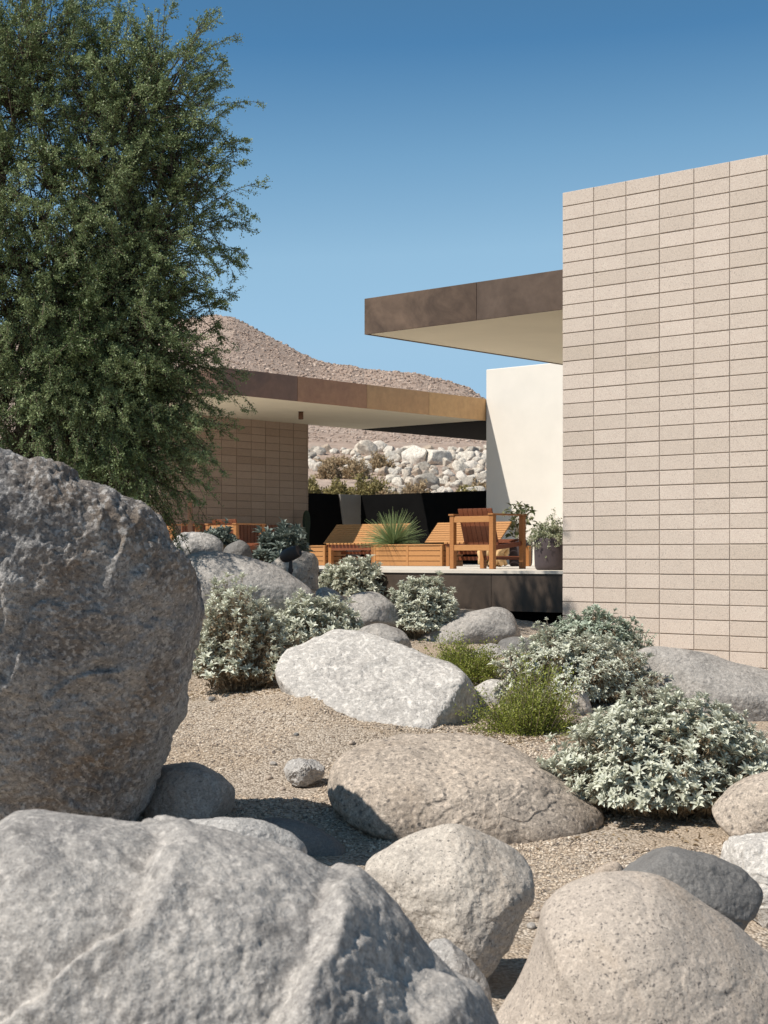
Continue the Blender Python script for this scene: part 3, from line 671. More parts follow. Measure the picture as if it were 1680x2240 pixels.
# small pebbles lying loose on the gravel
PEB = [(458, 1530, 13.2, 9, 'slate'), (640, 1612, 11.7, 7, 'slate'), (590, 1668, 11.0, 8, 'grey'), (582, 1685, 10.7, 9, 'tan'), (745, 1660, 10.8, 10, 'grey'),
       (765, 1500, 13.2, 9, 'slate'), (760, 1620, 11.5, 9, 'tan'), (775, 1628, 11.3, 8, 'grey'), (1000, 1600, 11.6, 8, 'grey'), (860, 1792, 9.5, 15, 'slate'),
       (848, 1806, 9.4, 10, 'grey'), (735, 1675, 10.7, 8, 'tan'), (950, 1598, 11.6, 7, 'slate'), (1330, 1780, 9.6, 6, 'grey'), (610, 1704, 10.4, 8, 'tan'), (1160, 1965, 7.6, 14, 'tan'), (1148, 1985, 7.4, 12, 'grey')]
for k, (px, py, Zp, r, mt) in enumerate(PEB):
    o = ICO*1.0
    me = None
    c = at(px, py, Zp); c[2] = gsample(np.array([c[0]]), np.array([Zp]))[0]
    rm = r/K/F*Zp
    th = np.linspace(0, 2*np.pi, 18, endpoint=False)
    mb = MB(); m_, n_ = 9, 18
    ph = np.linspace(0, np.pi, m_)
    Vp = np.stack([np.outer(np.sin(ph), np.cos(th)), np.outer(np.sin(ph), np.sin(th)), np.outer(np.cos(ph), np.ones(n_))], 2).reshape(-1, 3)
    Vp = Vp*(1+0.35*gnoise(Vp*1.7+k*5.1, 5))[:, None]*np.array([1, 0.8, 0.65])*rm
    mb.add(Vp, [[a*n_+b, a*n_+(b+1) % n_, (a+1)*n_+(b+1) % n_, (a+1)*n_+b] for a in range(m_-1) for b in range(n_)])
    ob = mb.build('pebble', gm(mt, 60), None, True); ob.location = (c[0], c[1], c[2]+rm*0.3); ob.rotation_euler = (0, 0, k*1.3)
    tag(ob, 'loose pebble lying on the gravel between the boulders', 'pebble', 'pebbles lying on the gravel')

# pale boulders heaped on the far slope
ROCKM = []
G.clear()
far_mats = [granite('far_granite', tuple(x*f for x in ca), tuple(x*.85*f for x in ca), 7, lich=0.35, crk=0.0, damt=0.5) for ca, f in [((.64, .575, .49), 1), ((.60, .52, .43), 1), ((.55, .49, .42), .9), ((.66, .60, .52), 1), ((.46, .41, .35), .8), ((.62, .55, .46), 1), ((.50, .40, .31), .85), ((.66, .59, .51), 1)]]
for k in range(8):
    m_, n_ = 18, 28
    ph = np.linspace(0, np.pi, m_); th = np.linspace(0, 2*np.pi, n_, endpoint=False)
    Vp = np.stack([np.outer(np.sin(ph), np.cos(th)), np.outer(np.sin(ph), np.sin(th)), np.outer(np.cos(ph), np.ones(n_))], 2).reshape(-1, 3)
    Vp = np.sign(Vp)*np.abs(Vp)**0.88
    Vp = Vp*(1+0.38*fbm(Vp*0.9+k*7.7, 3, 50+k))[:, None]*np.array([1.0, 0.9, 0.78])
    for pl in range(8):
        nn = rng.normal(size=3); nn /= np.linalg.norm(nn); d = Vp@nn; Vp = Vp-np.outer(np.maximum(0, d-0.60), nn)*0.9
    Qp = np.array([[a*n_+b, a*n_+(b+1) % n_, (a+1)*n_+(b+1) % n_, (a+1)*n_+b] for a in range(m_-1) for b in range(n_)])
    ROCKM.append(mesh_from('slope_boulder', Vp, Qp, far_mats[k], True))
placed = []
def far_rock(px, py, rpx, Zr, k=None):
    c = at(px, py, Zr); s = px/K-CXP; s = s/F
    R_ = rpx/K/F*Zr
    zg = hsample(np.array([s]), np.array([Zr]))[0]
    ob = bpy.data.objects.new('slope_boulder', ROCKM[k if k is not None else rng.integers(8)]); col.objects.link(ob)
    ob.location = (c[0], Zr, zg+R_*0.3); ob.scale = (R_*rng.uniform(.85, 1.2), R_*rng.uniform(.85, 1.2), R_*rng.uniform(.85, 1.15))
    ob.rotation_euler = (rng.uniform(-.5, .5), rng.uniform(-.5, .5), rng.uniform(0, 6.28))
    tag(ob, 'pale boulder in the heap on the far slope behind the terrace', 'boulder', 'pale boulders heaped on the far slope')
def slope_y(Zr): return HOR-F*np.interp(Zr, [50, 62, 85, 95], [0., 2.3, 5.9, 6.9])/Zr
cnt = 0
for _ in range(6000):
    px = rng.uniform(655, 1085); Zr = rng.uniform(60.5, 82)
    t = (Zr-60.5)/27
    py = slope_y(Zr)*K
    left = sstep(760, 700, np.array(px))
    if any(((px-qx)/qa)**2+((py-qy)/qb)**2 < 1 for qx, qy, qa, qb in ((772, 1052, 78, 34), (725, 1002, 42, 20), (660, 1050, 45, 36), (1000, 1070, 30, 14), (820, 990, 30, 12))): continue
    dens = 0.9-0.5*sstep(840, 720, np.array(px))*(1-t)
    if rng.random() > dens: continue
    r = rng.choice([8, 10, 13, 17, 23], p=[.22, .26, .25, .17, .10])*(1.4 if px > 790 else 1.0)
    if t > 0.85 and r > 18: continue
    if any((px-q[0])**2+((py-q[1])*1.5)**2 < (0.47*(r+q[2]))**2 for q in placed): continue
    placed.append((px, py, r)); far_rock(px, py, r, Zr); cnt += 1
    if cnt >= 295: break

# ------------------------------------------------------------------ house
def hxf(V):
    V = np.asarray(V); return np.stack([O2[0]+V[:, 0]*E1[0]+V[:, 1]*E2[0], O2[1]+V[:, 0]*E1[1]+V[:, 1]*E2[1], V[:, 2]], 1)
CO, BL = 0.1524, 0.4064
def block_courses(L, z0, z1, seed, gapz=0.0085, gapx=0.0045, dpt=0.011, cut=0.0):
    """stack-bond block faces on the plane y=0 facing -y, x from 0 to L, courses counted from the top"""
    r = np.random.default_rng(seed); V = []; Q = []; tn = []; n = 0
    rows = int(math.ceil((z1-z0)/CO)); cols = int(math.ceil((L+cut)/BL))
    for i in range(rows):
        zt = z1-i*CO-(gapz/2 if i else 0); zb = max(z1-(i+1)*CO+gapz/2, z0)
        for j in range(cols):
            xa = max(j*BL-cut+gapx/2, 0.0); xb = min((j+1)*BL-cut-gapx/2, L)
            if xb-xa < .01 or zt-zb < .01: continue
            jz = r.uniform(-.0012, .0012); pr = r.uniform(-.0015, .0015); b = 0.003
            f = [(xa+b, pr, zb+b+jz), (xb-b, pr, zb+b+jz), (xb-b, pr, zt-b+jz), (xa+b, pr, zt-b+jz)]
            g = [(xa, pr+b, zb+jz), (xb, pr+b, zb+jz), (xb, pr+b, zt+jz), (xa, pr+b, zt+jz)]
            h = [(xa, dpt+.01, zb+jz), (xb, dpt+.01, zb+jz), (xb, dpt+.01, zt+jz), (xa, dpt+.01, zt+jz)]
            V += f+g+h
            Q.append([n, n+1, n+2, n+3])
            for k in range(4):
                k2 = (k+1) % 4
                Q.append([n+4+k, n+4+k2, n+k2, n+k]); Q.append([n+8+k, n+8+k2, n+4+k2, n+4+k])
            t = float(np.clip(r.normal(.35, .23), 0, 1)); tn += [t]*12; n += 12
    return np.array(V), np.array(Q), np.array(tn)

hb = np.append(hp(0, 0), -1.3)
house = thing('house', 'modern house with a tall sand-coloured block wall and bronze roof edge', 'house', hb)
V, Q, tn = block_courses(7.5, -1.9, 3.93, 2, gapz=0.0105, gapx=0.0065, dpt=0.010)
wall = link('wall', mesh_from('wall', hxf(V)-hb, Q, M['block'], False, tn), house)
mb = MB(); mb.box(0.004, 7.5, 0.010, 0.32, -1.9, 3.928); mb.box(0.006, 0.3, 0.32, 6.0, -1.9, 2.79)
ob = mb.build('mortar', M['mortar'], wall, off=hb, xf=hxf)
# upper roof
ZS, ZT = 2.80, 3.24
roof = MB(); roof.prism([(-3.46, 0.64), (7.5, 0.64), (7.5, 8.5), (-3.46, 8.5)], ZS+0.03, ZT-0.015)
roofo = roof.build('roof', M['bronze_b'], house, off=hb, xf=hxf)
mb = MB(); mb.box(-3.47, 7.5, 0.63, 8.5, ZS, ZS+0.03); mb.build('soffit', M['soffit'], roofo, off=hb, xf=hxf)
def fascia(parent, mat, a0, a1, b0, b1, z0, z1, off, bev=0.003):
    mb = MB(); mb.box(a0, a1, b0, b1, z0, z1, bev); return mb.build('fascia_panel', mat, parent, off=off, xf=hxf)
g_ = 0.0045
e0 = -3.48
for k, mt in enumerate(['bronze_a', 'bronze_b', 'bronze_a', 'bronze_b', 'bronze_a', 'bronze_b']):
    fascia(roofo, M[mt], e0+1.8*k+(g_/2 if k else 0), e0+1.8*(k+1)-g_/2, 0.62, 0.64, ZS-0.012, ZT, hb)
for k in range(4):
    fascia(roofo, M['bronze_b'], -3.48, -3.46, 0.6405+1.95*k, 0.6405+1.95*(k+1)-g_, ZS-0.012, ZT, hb)

# pavilion with the lower roof
pb = np.append(hp(-13.65, 9.9), DZ)
pav = thing('pavilion', 'open patio pavilion with a brown block wall under its thin bronze-edged roof', 'pavilion', pb)
A0, A1, B0, B1 = -13.70, -10.17, 4.30, 11.58
V, Q, tn = block_courses(4.1, DZ-.3, ZS, 5, gapz=0.011, gapx=0.009)
tnw = tn
# the wall faces +a: local x runs along +b
Wl = np.stack([-13.65-V[:, 1]*1.0, 5.81+V[:, 0], V[:, 2]], 1)
pw = link('wall', mesh_from('wall', hxf(Wl)-pb, Q, M['block_far'], False, tnw), pav)
mb = MB(); mb.box(-13.95, -13.661, 5.815, 9.906, DZ-.3, ZS-.002); mb.build('mortar', M['mortar_far'], pw, off=pb, xf=hxf)
mb = MB(); mb.box(A0+.02, A1-.02, B0+.02, B1+.25, ZS+.03, ZT-.015)
pr = mb.build('roof', M['bronze_b'], pav, off=pb, xf=hxf)
mb = MB(); mb.box(A0+.01, A1-.01, B0+.01, B1-.002, ZS, ZS+.03); mb.build('soffit', M['soffit'], pr, off=pb, xf=hxf)
bs = [4.32, 4.30+1.813, 4.30+3.66, 4.30+5.47, 11.58]
for k, mt in enumerate(['bronze_c', 'bronze_d', 'bronze_e', 'bronze_f']):
    fascia(pr, M[mt], A1-.02, A1, bs[k]+g_/2, bs[k+1]-g_/2, ZS-.012, ZT, pb)
for k in range(2):
    fascia(pr, M['bronze_c'], A1-1.76*(k+1)+g_, A1-1.76*k-(.0005 if k == 0 else 0), B0, B0+.02, ZS-.012, ZT, pb)
mb = MB()
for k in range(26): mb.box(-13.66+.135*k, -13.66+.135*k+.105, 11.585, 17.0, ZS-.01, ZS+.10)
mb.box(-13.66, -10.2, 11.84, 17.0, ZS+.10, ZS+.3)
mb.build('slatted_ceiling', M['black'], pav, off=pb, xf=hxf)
# soffit downlight
c = at(650, 891, 30.6)
dl = thing('downlight', 'small rust-coloured cylinder light hanging under the lower patio roof', 'ceiling light', (c[0], c[1], ZS))
mb = MB(); mb.lathe([(0, -.15), (.040, -.15), (.048, -.146), (.048, -.004), (0.0, -.004)], 24); mb.build('lamp_body', M['rust'], dl, True)
mb = MB(); mb.lathe([(0, -.006), (.058, -.006), (.058, 0), (0, 0)], 24); mb.build('mounting_plate', M['iron'], dl)

# cream wall behind
wb = np.append(hp(-10.17, 11.58), DZ)
mb = MB(); mb.box(-10.17, -1.5, 11.58, 11.95, DZ-.3, 3.84, 0.012)
o = mb.build('plaster_wall', M['stucco'], None, off=wb, xf=hxf); o.location = wb
tag(o, 'tall smooth cream plaster wall with a slanting shadow on its left side', 'wall')
# black garden wall
db = np.append(hp(-15.15, 13.14), DZ)
dw = thing('garden_wall', 'low black garden wall below the pale boulder slope', 'wall', db)
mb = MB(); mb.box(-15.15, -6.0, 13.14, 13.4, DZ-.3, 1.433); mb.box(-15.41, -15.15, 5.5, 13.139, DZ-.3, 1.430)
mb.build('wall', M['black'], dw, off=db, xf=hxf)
mb = MB()  # tapered slab added as a sunlit patch, its slanted side the shadow edge
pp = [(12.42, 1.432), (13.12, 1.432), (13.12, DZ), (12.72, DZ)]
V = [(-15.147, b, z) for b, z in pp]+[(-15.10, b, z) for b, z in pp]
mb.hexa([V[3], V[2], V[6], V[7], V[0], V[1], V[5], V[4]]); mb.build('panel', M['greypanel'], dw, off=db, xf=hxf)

# terrace
tb = np.append(hp(-2.5, 0.62), DZ)
ter = thing('terrace', 'raised pale terrace with a dark bronze front edge', 'terrace', tb)
mb = MB(); mb.prism([(-22, 0.60), (6.5, 0.60), (6.5, 20), (-22, 20)], DZ-.035, DZ); mb.build('paving', M['deck'], ter, off=tb, xf=hxf)
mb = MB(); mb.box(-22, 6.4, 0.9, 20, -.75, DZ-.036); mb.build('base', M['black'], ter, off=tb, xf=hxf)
sa = -1.46
for k in range(-6, 4):
    fascia(ter, M['bronze_deck'], sa+2.4*k+g_/2, sa+2.4*(k+1)-g_/2, 0.62, 0.65, -0.638, DZ-.037, tb)

# ------------------------------------------------------------------ terrace furniture
RZ = math.atan2(E1[1], E1[0])
def hloc(a, b, z=DZ): p = hp(a, b); return (p[0], p[1], z)
def make_chair(loc):
    t = thing('lounge_chair', 'chunky teak lounge chair with dark red slatted back at the terrace edge', 'chair', loc, RZ, 'teak lounge chairs')
    w, d, p = 0.66, 0.64, 0.068
    for x, y in ((0, 0), (w, 0), (0, d), (w, d)):
        mb = MB(); mb.box(x-p/2, x+p/2, y-p/2, y+p/2, 0, .70, .004, tone=.2); mb.build('leg', M['teak'], t)
    mb = MB(); mb.box(p/2, w-p/2, -.028, .012, .61, .69, .004); mb.build('back_rail', M['teak_pale'], t)
    mb = MB(); mb.box(p/2, w-p/2, -.026, .014, .24, .315, .004); mb.build('back_rail', M['teak_pale'], t)
    for x in (0, w):
        mb = MB(); mb.box(x-.045, x+.045, -.05, d+.05, .7005, .722, .004); mb.build('armrest', M['teak'], t)
        mb = MB(); mb.bar((x, p/2, .275), (x, d-p/2, .335), .03, .06); mb.build('side_rail', M['teak_red'], t)
    mb = MB(); n = 7; x0, x1 = p/2+.012, w-p/2-.012; s = (x1-x0)/n
    for k in range(n):
        xc = x0+s*(k+.5); mb.bar((xc, .20, .29), (xc, .045, .79), s-.007, .018, up=(0, -1, .3), tone=random.random())
    mb.bar((x0+.02, .11, .70), (x1-.02, .11, .70), .03, .03)
    mb.build('backrest', M['teak_red'], t)
    mb = MB()
    for k in range(8):
        y = .21+k*.055; z = .285+.013*k; mb.box(p/2+.002, w-p/2-.002, y, y+.048, z, z+.018, .002, tone=random.random())
    mb.build('seat', M['teak_red'], t)
    mb = MB(); mb.box(p/2, w-p/2, d-.015, d+.015, .12, .17, .003); mb.build('stretcher', M['teak_red'], t)
    return t
cA = at(568/3.318*K+820*K, 0, 20.9)
chair = make_chair((cA[0], 20.9, DZ))
c2 = copy_tree(chair); c2['label'] = 'teak lounge chair half hidden behind the shrubs near the brown block wall'
c2.location = (-3.0, 27.0, DZ); c2.rotation_euler = (0, 0, RZ+0.05)
c3 = copy_tree(chair); c3['label'] = 'teak chair arm showing at the left of the other half hidden chair'
c3.location = (-4.2, 27.8, DZ); c3.rotation_euler = (0, 0, RZ+0.1)

def planter(a0, a1, b0, dep, h, label, stile):
    t = thing('planter', label, 'planter', hloc(a0, b0), RZ, 'slatted teak planter boxes')
    L = a1-a0
    mb = MB(); n = 4; sh = h/n
    for k in range(n):
        mb.box(0.03, L-.03, 0.004, .022, k*sh+.004, (k+1)*sh-.006, .002, tone=random.random()*.6)
        mb.box(0.0, .02, .03, dep, k*sh+.004, (k+1)*sh-.006, .002); mb.box(L-.02, L, .03, dep, k*sh+.004, (k+1)*sh-.006, .002)
    mb.build('slats', M['teak_pale'], t)
    for x in stile:
        mb = MB(); mb.box(x*L-.022, x*L+.022, -.004, .03, 0, h, .003) ; mb.build('post', M['teak_pale'], t)
    mb = MB(); mb.box(-.02, L+.02, -.012, .05, h+.001, h+.025, .003); mb.build('rim', M['teak_pale'], t)
    mb = MB(); mb.box(.025, L-.025, .03, dep, 0.01, h-.06); mb.build('liner', M['black'], t)
    return t
planter(-8.35, -6.82, 6.15, .55, .345, 'slatted teak planter box with the spiky grass plant', [.012, .5, .988])
planter(-10.02, -9.53, 6.15, .55, .335, 'slatted teak planter box beside the end of the brown block wall', [.03, .97])

def lounger(a0, a1, b0, label, x0, x1):
    t = thing('daybed', label, 'daybed', hloc(a0, b0), RZ, 'slatted teak daybeds')
    L = a1-a0
    for x in (.05, L-.05):
        for y in (.06, 1.0):
            mb = MB(); mb.box(x-.035, x+.035, y-.035, y+.035, 0, .34, .003); mb.build('leg', M['teak'], t)
    mb = MB(); mb.box(.0, L, .03, .065, .27, .37, .003); mb.build('frame', M['teak_red'], t)
    mb = MB(); m = int(L/.085)
    for k in range(m):
        x = (k+.5)*L/m; mb.box(x-.032, x+.032, -.02, .5, .372, .398, .002, tone=random.random()*.5)
    mb.build('seat', M['teak_pale'], t)
    mb = MB(); n = 9
    for k in range(n):
        s0 = (k+.06)/n; s1 = (k+.9)/n
        y0, z0 = .5+.36*s0, .385+.35*s0; y1, z1 = .5+.36*s1, .385+.35*s1
        mb.hexa([(x0, y0, z0), (x1, y0, z0), (x1, y1, z1), (x0, y1, z1), (x0, y0-.016, z0+.016), (x1, y0-.016, z0+.016), (x1, y1-.016, z1+.016), (x0, y1-.016, z1+.016)], tone=random.random()*.6)
    mb.build('backrest', M['teak_pale'], t)
    mb = MB(); mb.box(0.02, L-.02, .35, .38, .10, .16); mb.box(0.02, L-.02, .35, .38, .2, .25); mb.build('stretcher', M['teak_red'], t)
    return t
lounger(-9.50, -8.37, 6.17, 'slatted teak daybed left of the spiky grass plant, back raised', -.55, 1.25)
lounger(-6.79, -5.75, 6.17, 'slatted teak daybed behind the lounge chair, back raised', -.84, .76)
# long bench under the brown wall
bl = hp(-13.0, 5.9)
bt = thing('bench', 'long dark red slatted bench along the brown block wall', 'bench', (bl[0], bl[1], DZ), math.atan2(E2[1], E2[0]))
mb = MB()
for k in range(27): mb.box(.02+k*.095, .02+k*.095+.085, .10, .125, .42, .80, .002, tone=random.random())
mb.build('backrest', M['teak_red'], bt)
mb = MB()
for k in range(6): mb.box(0, 2.6, -.5+k*.09, -.5+k*.09+.08, .38, .405, .002)
mb.build('seat', M['teak_red'], bt)
for x in (.1, 1.3, 2.5):
    mb = MB(); mb.box(x-.04, x+.04, -.45, .09, 0, .375); mb.build('leg', M['teak_red'], bt)

# post
c = at(411, 1140, 24.5)
mb = MB(); mb.box(-.035, .035, -.035, .035, 0, 1.0, .004); mb.box(-.038, .038, -.038, .038, 1.0, 1.012)
o = mb.build('post', M['rust'], None); o.location = (c[0], 24.5, DZ); tag(o, 'short rusty steel post at the right edge of the tree', 'post')
# cactus
mb = MB(); th = np.arange(40)*2*np.pi/40
zs = np.concatenate([np.linspace(0, 1.0, 14), 1.0+.13*np.sin(np.linspace(.2, 1.5, 7))])
rs = np.concatenate([.062+.012*np.sin(np.linspace(0, 9, 14)), .062*np.cos(np.linspace(.2, 1.55, 7))])
Vc = np.stack([np.outer(rs, np.cos(th)*(1+.14*np.cos(10*th))), np.outer(rs, np.sin(th)*(1+.14*np.cos(10*th))), np.outer(zs, np.ones(40))], 2).reshape(-1, 3)
mb.add(Vc, [[k*40+j, k*40+(j+1) % 40, (k+1)*40+(j+1) % 40, (k+1)*40+j] for k in range(20) for j in range(40)])
o = mb.build('cactus', M['cactus'], None, True); o.location = hloc(-13.35, 9.55); tag(o, 'narrow column cactus standing at the end of the brown block wall', 'cactus')

# ------------------------------------------------------------------ leaves and plants
def unit(v): return v/(np.linalg.norm(v, axis=-1, keepdims=True)+1e-9)
def broad_leaves(P, D, Nn, L, W, fold=0.35, curl=0.25):
    P = np.asarray(P); D = unit(D); S = unit(np.cross(D, Nn)); Nn = np.cross(S, D)
    L = L[:, None]; W = W[:, None]
    def pt(t, s, lift, drop): return P+D*L*t+S*W*s+Nn*W*lift-Nn*L*drop*curl
    V = np.stack([pt(0, 0, 0, 0), pt(.34, -.5, fold, .05), pt(.36, 0, 0, .05), pt(.34, .5, fold, .05),
                  pt(.70, -.36, fold*.8, .35), pt(.72, 0, 0, .35), pt(.70, .36, fold*.8, .35), pt(1, 0, 0, 1.0)], 1)
    n = len(P); b = (np.arange(n)*8)[:, None]
    T = np.vstack([b+np.array([[0, 2, 1]]), b+np.array([[0, 3, 2]]), b+np.array([[4, 5, 7]]), b+np.array([[5, 6, 7]])])
    Qd = np.vstack([b+np.array([[1, 2, 5, 4]]), b+np.array([[2, 3, 6, 5]])])
    return V.reshape(-1, 3), Qd, T
def tiny_leaves(P, D, Nn, L, W):
    D = unit(D); S = unit(np.cross(D, Nn)); L = L[:, None]; W = W[:, None]
    V = np.stack([P, P+D*L*.5+S*W*.5, P+D*L, P+D*L*.5-S*W*.5], 1); n = len(P)
    return V.reshape(-1, 3), (np.arange(n)*4)[:, None]+np.arange(4)[None]
def stem_tubes(A, B, C_, r0, r1, n=3, seg=4):
    """curved stems A->C_ with control B, vectorised"""
    m = len(A); t = np.linspace(0, 1, seg+1)[None, :, None]
    P = A[:, None]*(1-t)**2+2*B[:, None]*t*(1-t)+C_[:, None]*t**2
    Dd = unit(np.gradient(P, axis=1)); ref = np.where(np.abs(Dd[..., 2:3]) > .9, np.array([1., 0, 0]), np.array([0, 0, 1.]))
    a = unit(np.cross(Dd, ref)); b = np.cross(Dd, a)
    rr = (np.asarray(r0)*np.ones(m))[:, None]*(1-t[..., 0])+(np.asarray(r1)*np.ones(m))[:, None]*t[..., 0]
    th = np.arange(n)*2*np.pi/n
    V = P[:, :, None]+rr[:, :, None, None]*(np.cos(th)[None, None, :, None]*a[:, :, None]+np.sin(th)[None, None, :, None]*b[:, :, None])
    base = (np.arange(m)*(seg+1)*n)[:, None, None]
    k = (np.arange(seg)*n)[None, :, None]; j = np.arange(n)[None, None, :]; j2 = (j+1) % n
    Qd = np.stack([base+k+j, base+k+j2, base+k+n+j2, base+k+n+j], 3).reshape(-1, 4)
    return V.reshape(-1, 3), Qd, P

def silver_shrub(label, x0, x1, ytop, ybot, Z, mat='silver', ntips=260, leaf=0.055, nl=9, dry=0.25, seed=1, depth=0.85, lump=0.18, upright=0.45, group='silver-leaved shrubs'):
    r = np.random.default_rng(seed)
    A = at(x0, ybot, Z); B = at(x1, ytop, Z)
    cx = (A[0]+B[0])/2; rx = (B[0]-A[0])/2*0.90; h = (B[2]-A[2])*0.92; zb = A[2]
    base = np.array([cx, Z, zb]); ry = rx*depth
    # dome of stem tips, reaching below the widest line so the sides close to the ground
    u = r.uniform(-.12, 1.0, ntips); az = r.uniform(0, 2*np.pi, ntips); cr = np.sqrt(np.clip(1-np.clip(u, -.12, 1)**2, 0, 1))
    d = np.stack([cr*np.cos(az), cr*np.sin(az), u], 1)
    k = 1+(lump+.08)*1.8*fbm(d*2.0+seed*3.3, 3, seed)
    k *= np.where(r.random(ntips) < .25, r.uniform(.55, .9, ntips), r.uniform(.88, 1.06, ntips))
    k *= np.where(r.random(ntips) < .05, r.uniform(1.05, 1.22, ntips), 1.0)
    hz0 = 0.24*h
    tip = np.stack([d[:, 0]*rx*k, d[:, 1]*ry*k, hz0+d[:, 2]*np.where(d[:, 2] > 0, h-hz0, hz0*1.2)*k], 1)
    tip[:, 2] = np.maximum(tip[:, 2], .03)
    root = np.stack([d[:, 0]*rx*.22, d[:, 1]*ry*.22, np.full(ntips, -.06)], 1)+r.normal(0, .02, (ntips, 3))
    ctl = root*.4+tip*.5+np.array([0, 0, .12*h])
    SV, SQ, SP = stem_tubes(root, ctl, tip, .0045, .002)
    t = thing('shrub', label, 'shrub', base, 0, group)
    link('stems', mesh_from('stems', SV, SQ, M['twig'], True), t)
    # rosettes
    out = unit(tip-np.array([0, 0, .15*h])); axis = unit(out*(1-upright)+np.array([0, 0, 1.])*upright+r.normal(0, .15, out.shape))
    ref = unit(np.cross(axis, r.normal(size=axis.shape))); ref2 = np.cross(axis, ref)
    PP, DD, NN, LL, TN = [], [], [], [], []; tipsz = r.uniform(.65, 1.3, ntips)
    for q in range(nl):
        ang = q*2.399+r.uniform(0, .5, ntips); el = .12+1.05*(q/nl)**.8+r.normal(0, .12, ntips)      # inner leaves upright, outer spread
        rad = ref*np.cos(ang)[:, None]+ref2*np.sin(ang)[:, None]
        Dl = axis*np.cos(el)[:, None]+rad*np.sin(el)[:, None]
        Nl = axis*np.sin(el)[:, None]-rad*np.cos(el)[:, None]
        back = -.5*leaf*(q/nl)
        PP.append(tip+axis*back); DD.append(Dl); NN.append(Nl); LL.append(leaf*tipsz*(.5+.75*(q/nl)**.6)*r.uniform(.75, 1.2, ntips)); TN.append(np.clip(.75-.6*(q/nl)+r.normal(0, .22, ntips), 0, 1))
    # leaves down the stems
    for q in range(4):
        tt = r.uniform(.62, .97, ntips); Pq = SP[:, 0]*0
        idx = np.clip((tt*4).astype(int), 0, 3); fr = tt*4-idx
        Pq = SP[np.arange(ntips), idx]*(1-fr)[:, None]+SP[np.arange(ntips), idx+1]*fr[:, None]
        Dl = unit(r.normal(size=(ntips, 3))+out*.8); PP.append(Pq); DD.append(Dl); NN.append(np.tile([0, 0, 1.], (ntips, 1))+r.normal(0, .3, (ntips, 3)))
        LL.append(leaf*r.uniform(.6, 1.1, ntips)); TN.append(np.clip(r.normal(.25, .2, ntips), 0, 1))
    PP, DD, NN = map(np.vstack, (PP, DD, NN)); LL = np.concatenate(LL); TN = np.concatenate(TN)
    V, Qd, T = broad_leaves(PP, DD, NN, LL, LL*r.uniform(.36, .5, len(LL)), curl=.22)
    link('foliage', mesh_from('foliage', V, [Qd, T], M[mat], True, np.repeat(TN, 8)), t)
    if dry > 0:
        nd = int(ntips*dry*12)
        i = r.integers(0, ntips, nd); tt = r.uniform(.3, .92, nd); idx = np.clip((tt*4).astype(int), 0, 3); fr = tt*4-idx
        Pq = SP[i, idx]*(1-fr)[:, None]+SP[i, idx+1]*fr[:, None]+r.normal(0, .012, (nd, 3))
        Dl = unit(r.normal(size=(nd, 3))+np.array([0, 0, -.9])); Ld = leaf*r.uniform(.4, .95, nd)
        V, Qd, T = broad_leaves(Pq, Dl, r.normal(size=(nd, 3)), Ld, Ld*r.uniform(.25, .5, nd), .5, .5)
        link('dry_leaves', mesh_from('dry_leaves', V, [Qd, T], M['dryleaf'], False, np.repeat(r.random(nd), 8)), t)
    return t

silver_shrub('tall silver shrub with dry brown inner leaves beside the huge left boulder', 385, 640, 1245, 1500, 13.8, 'silver', 640, .052, 9, 1.5, 1, .8, .30, .6)
silver_shrub('slate-grey shaded shrub behind the tall silver shrub and white slab', 580, 790, 1283, 1400, 15.0, 'silver', 380, .062, 8, .1, 2, .8, .15, .5)
silver_shrub('brightest silver shrub in front of the teak planter', 680, 858, 1198, 1310, 19.75, 'silver', 460, .066, 8, .1, 3, .5, .12, .4)
silver_shrub('silver shrub at the left end of the dark terrace edge', 822, 1000, 1238, 1382, 16.0, 'silver', 760, .046, 9, .1, 4, .85, .12, .45)
silver_shrub('green-grey shrub touching the foot of the sand block wall', 1165, 1392, 1320, 1420, 14.9, 'silver_green', 480, .052, 8, .2, 5, .8, .2, .4)
silver_shrub('silver shrub with white leaves behind the yellow-green bush', 1070, 1415, 1355, 1535, 13.2, 'silver', 1350, .042, 9, 1.5, 6, .75, .3, .4)
silver_shrub('large broad-leaved silver shrub at the right, above bare gravel', 1180, 1710, 1495, 1770, 9.9, 'silver', 1900, .047, 10, 1.0, 7, .75, .16, .45)
silver_shrub('small dark leafy shrub beside the half hidden teak chair', 436, 508, 1140, 1185, 20.2, 'slate_leaf', 120, .085, 7, .0, 8, .9, .25, .5)
silver_shrub('dark leafy shrub behind the garden spotlight', 545, 668, 1132, 1225, 20.4, 'slate_leaf', 190, .10, 8, .05, 9, .8, .35, .55)

LIT = [(510, 1500, 13.5, .75), (690, 1470, 13.6, .3), (1440, 1765, 9.55, .75), (1240, 1530, 12.9, .7), (1140, 1620, 11.9, .5), (900, 1385, 16.2, .5), (1000, 1615, 11.6, .5)]
lr = np.random.default_rng(33); PL = []
for px, py, Zl, sp in LIT:
    c = at(px, py, Zl); m = 260
    X = c[0]+lr.normal(0, sp*.6, m); Y = Zl+lr.normal(0, sp*.5, m); PL.append(np.stack([X, Y, gsample(X, Y)+.006], 1))
PL = np.vstack(PL); m = len(PL); Ld = lr.uniform(.02, .05, m); dd = lr.normal(size=(m, 3)); dd[:, 2] *= .15
V, Qd, T = broad_leaves(PL, dd, np.tile([0, 0, 1.], (m, 1))+lr.normal(0, .3, (m, 3)), Ld, Ld*lr.uniform(.3, .5, m), .4, .2)
tag(link('leaf_litter', mesh_from('leaf_litter', V, [Qd, T], M['dryleaf'], False, np.repeat(lr.random(m), 8))), 'scattered dry fallen leaves on the gravel under the shrubs', 'leaves', kind='stuff')

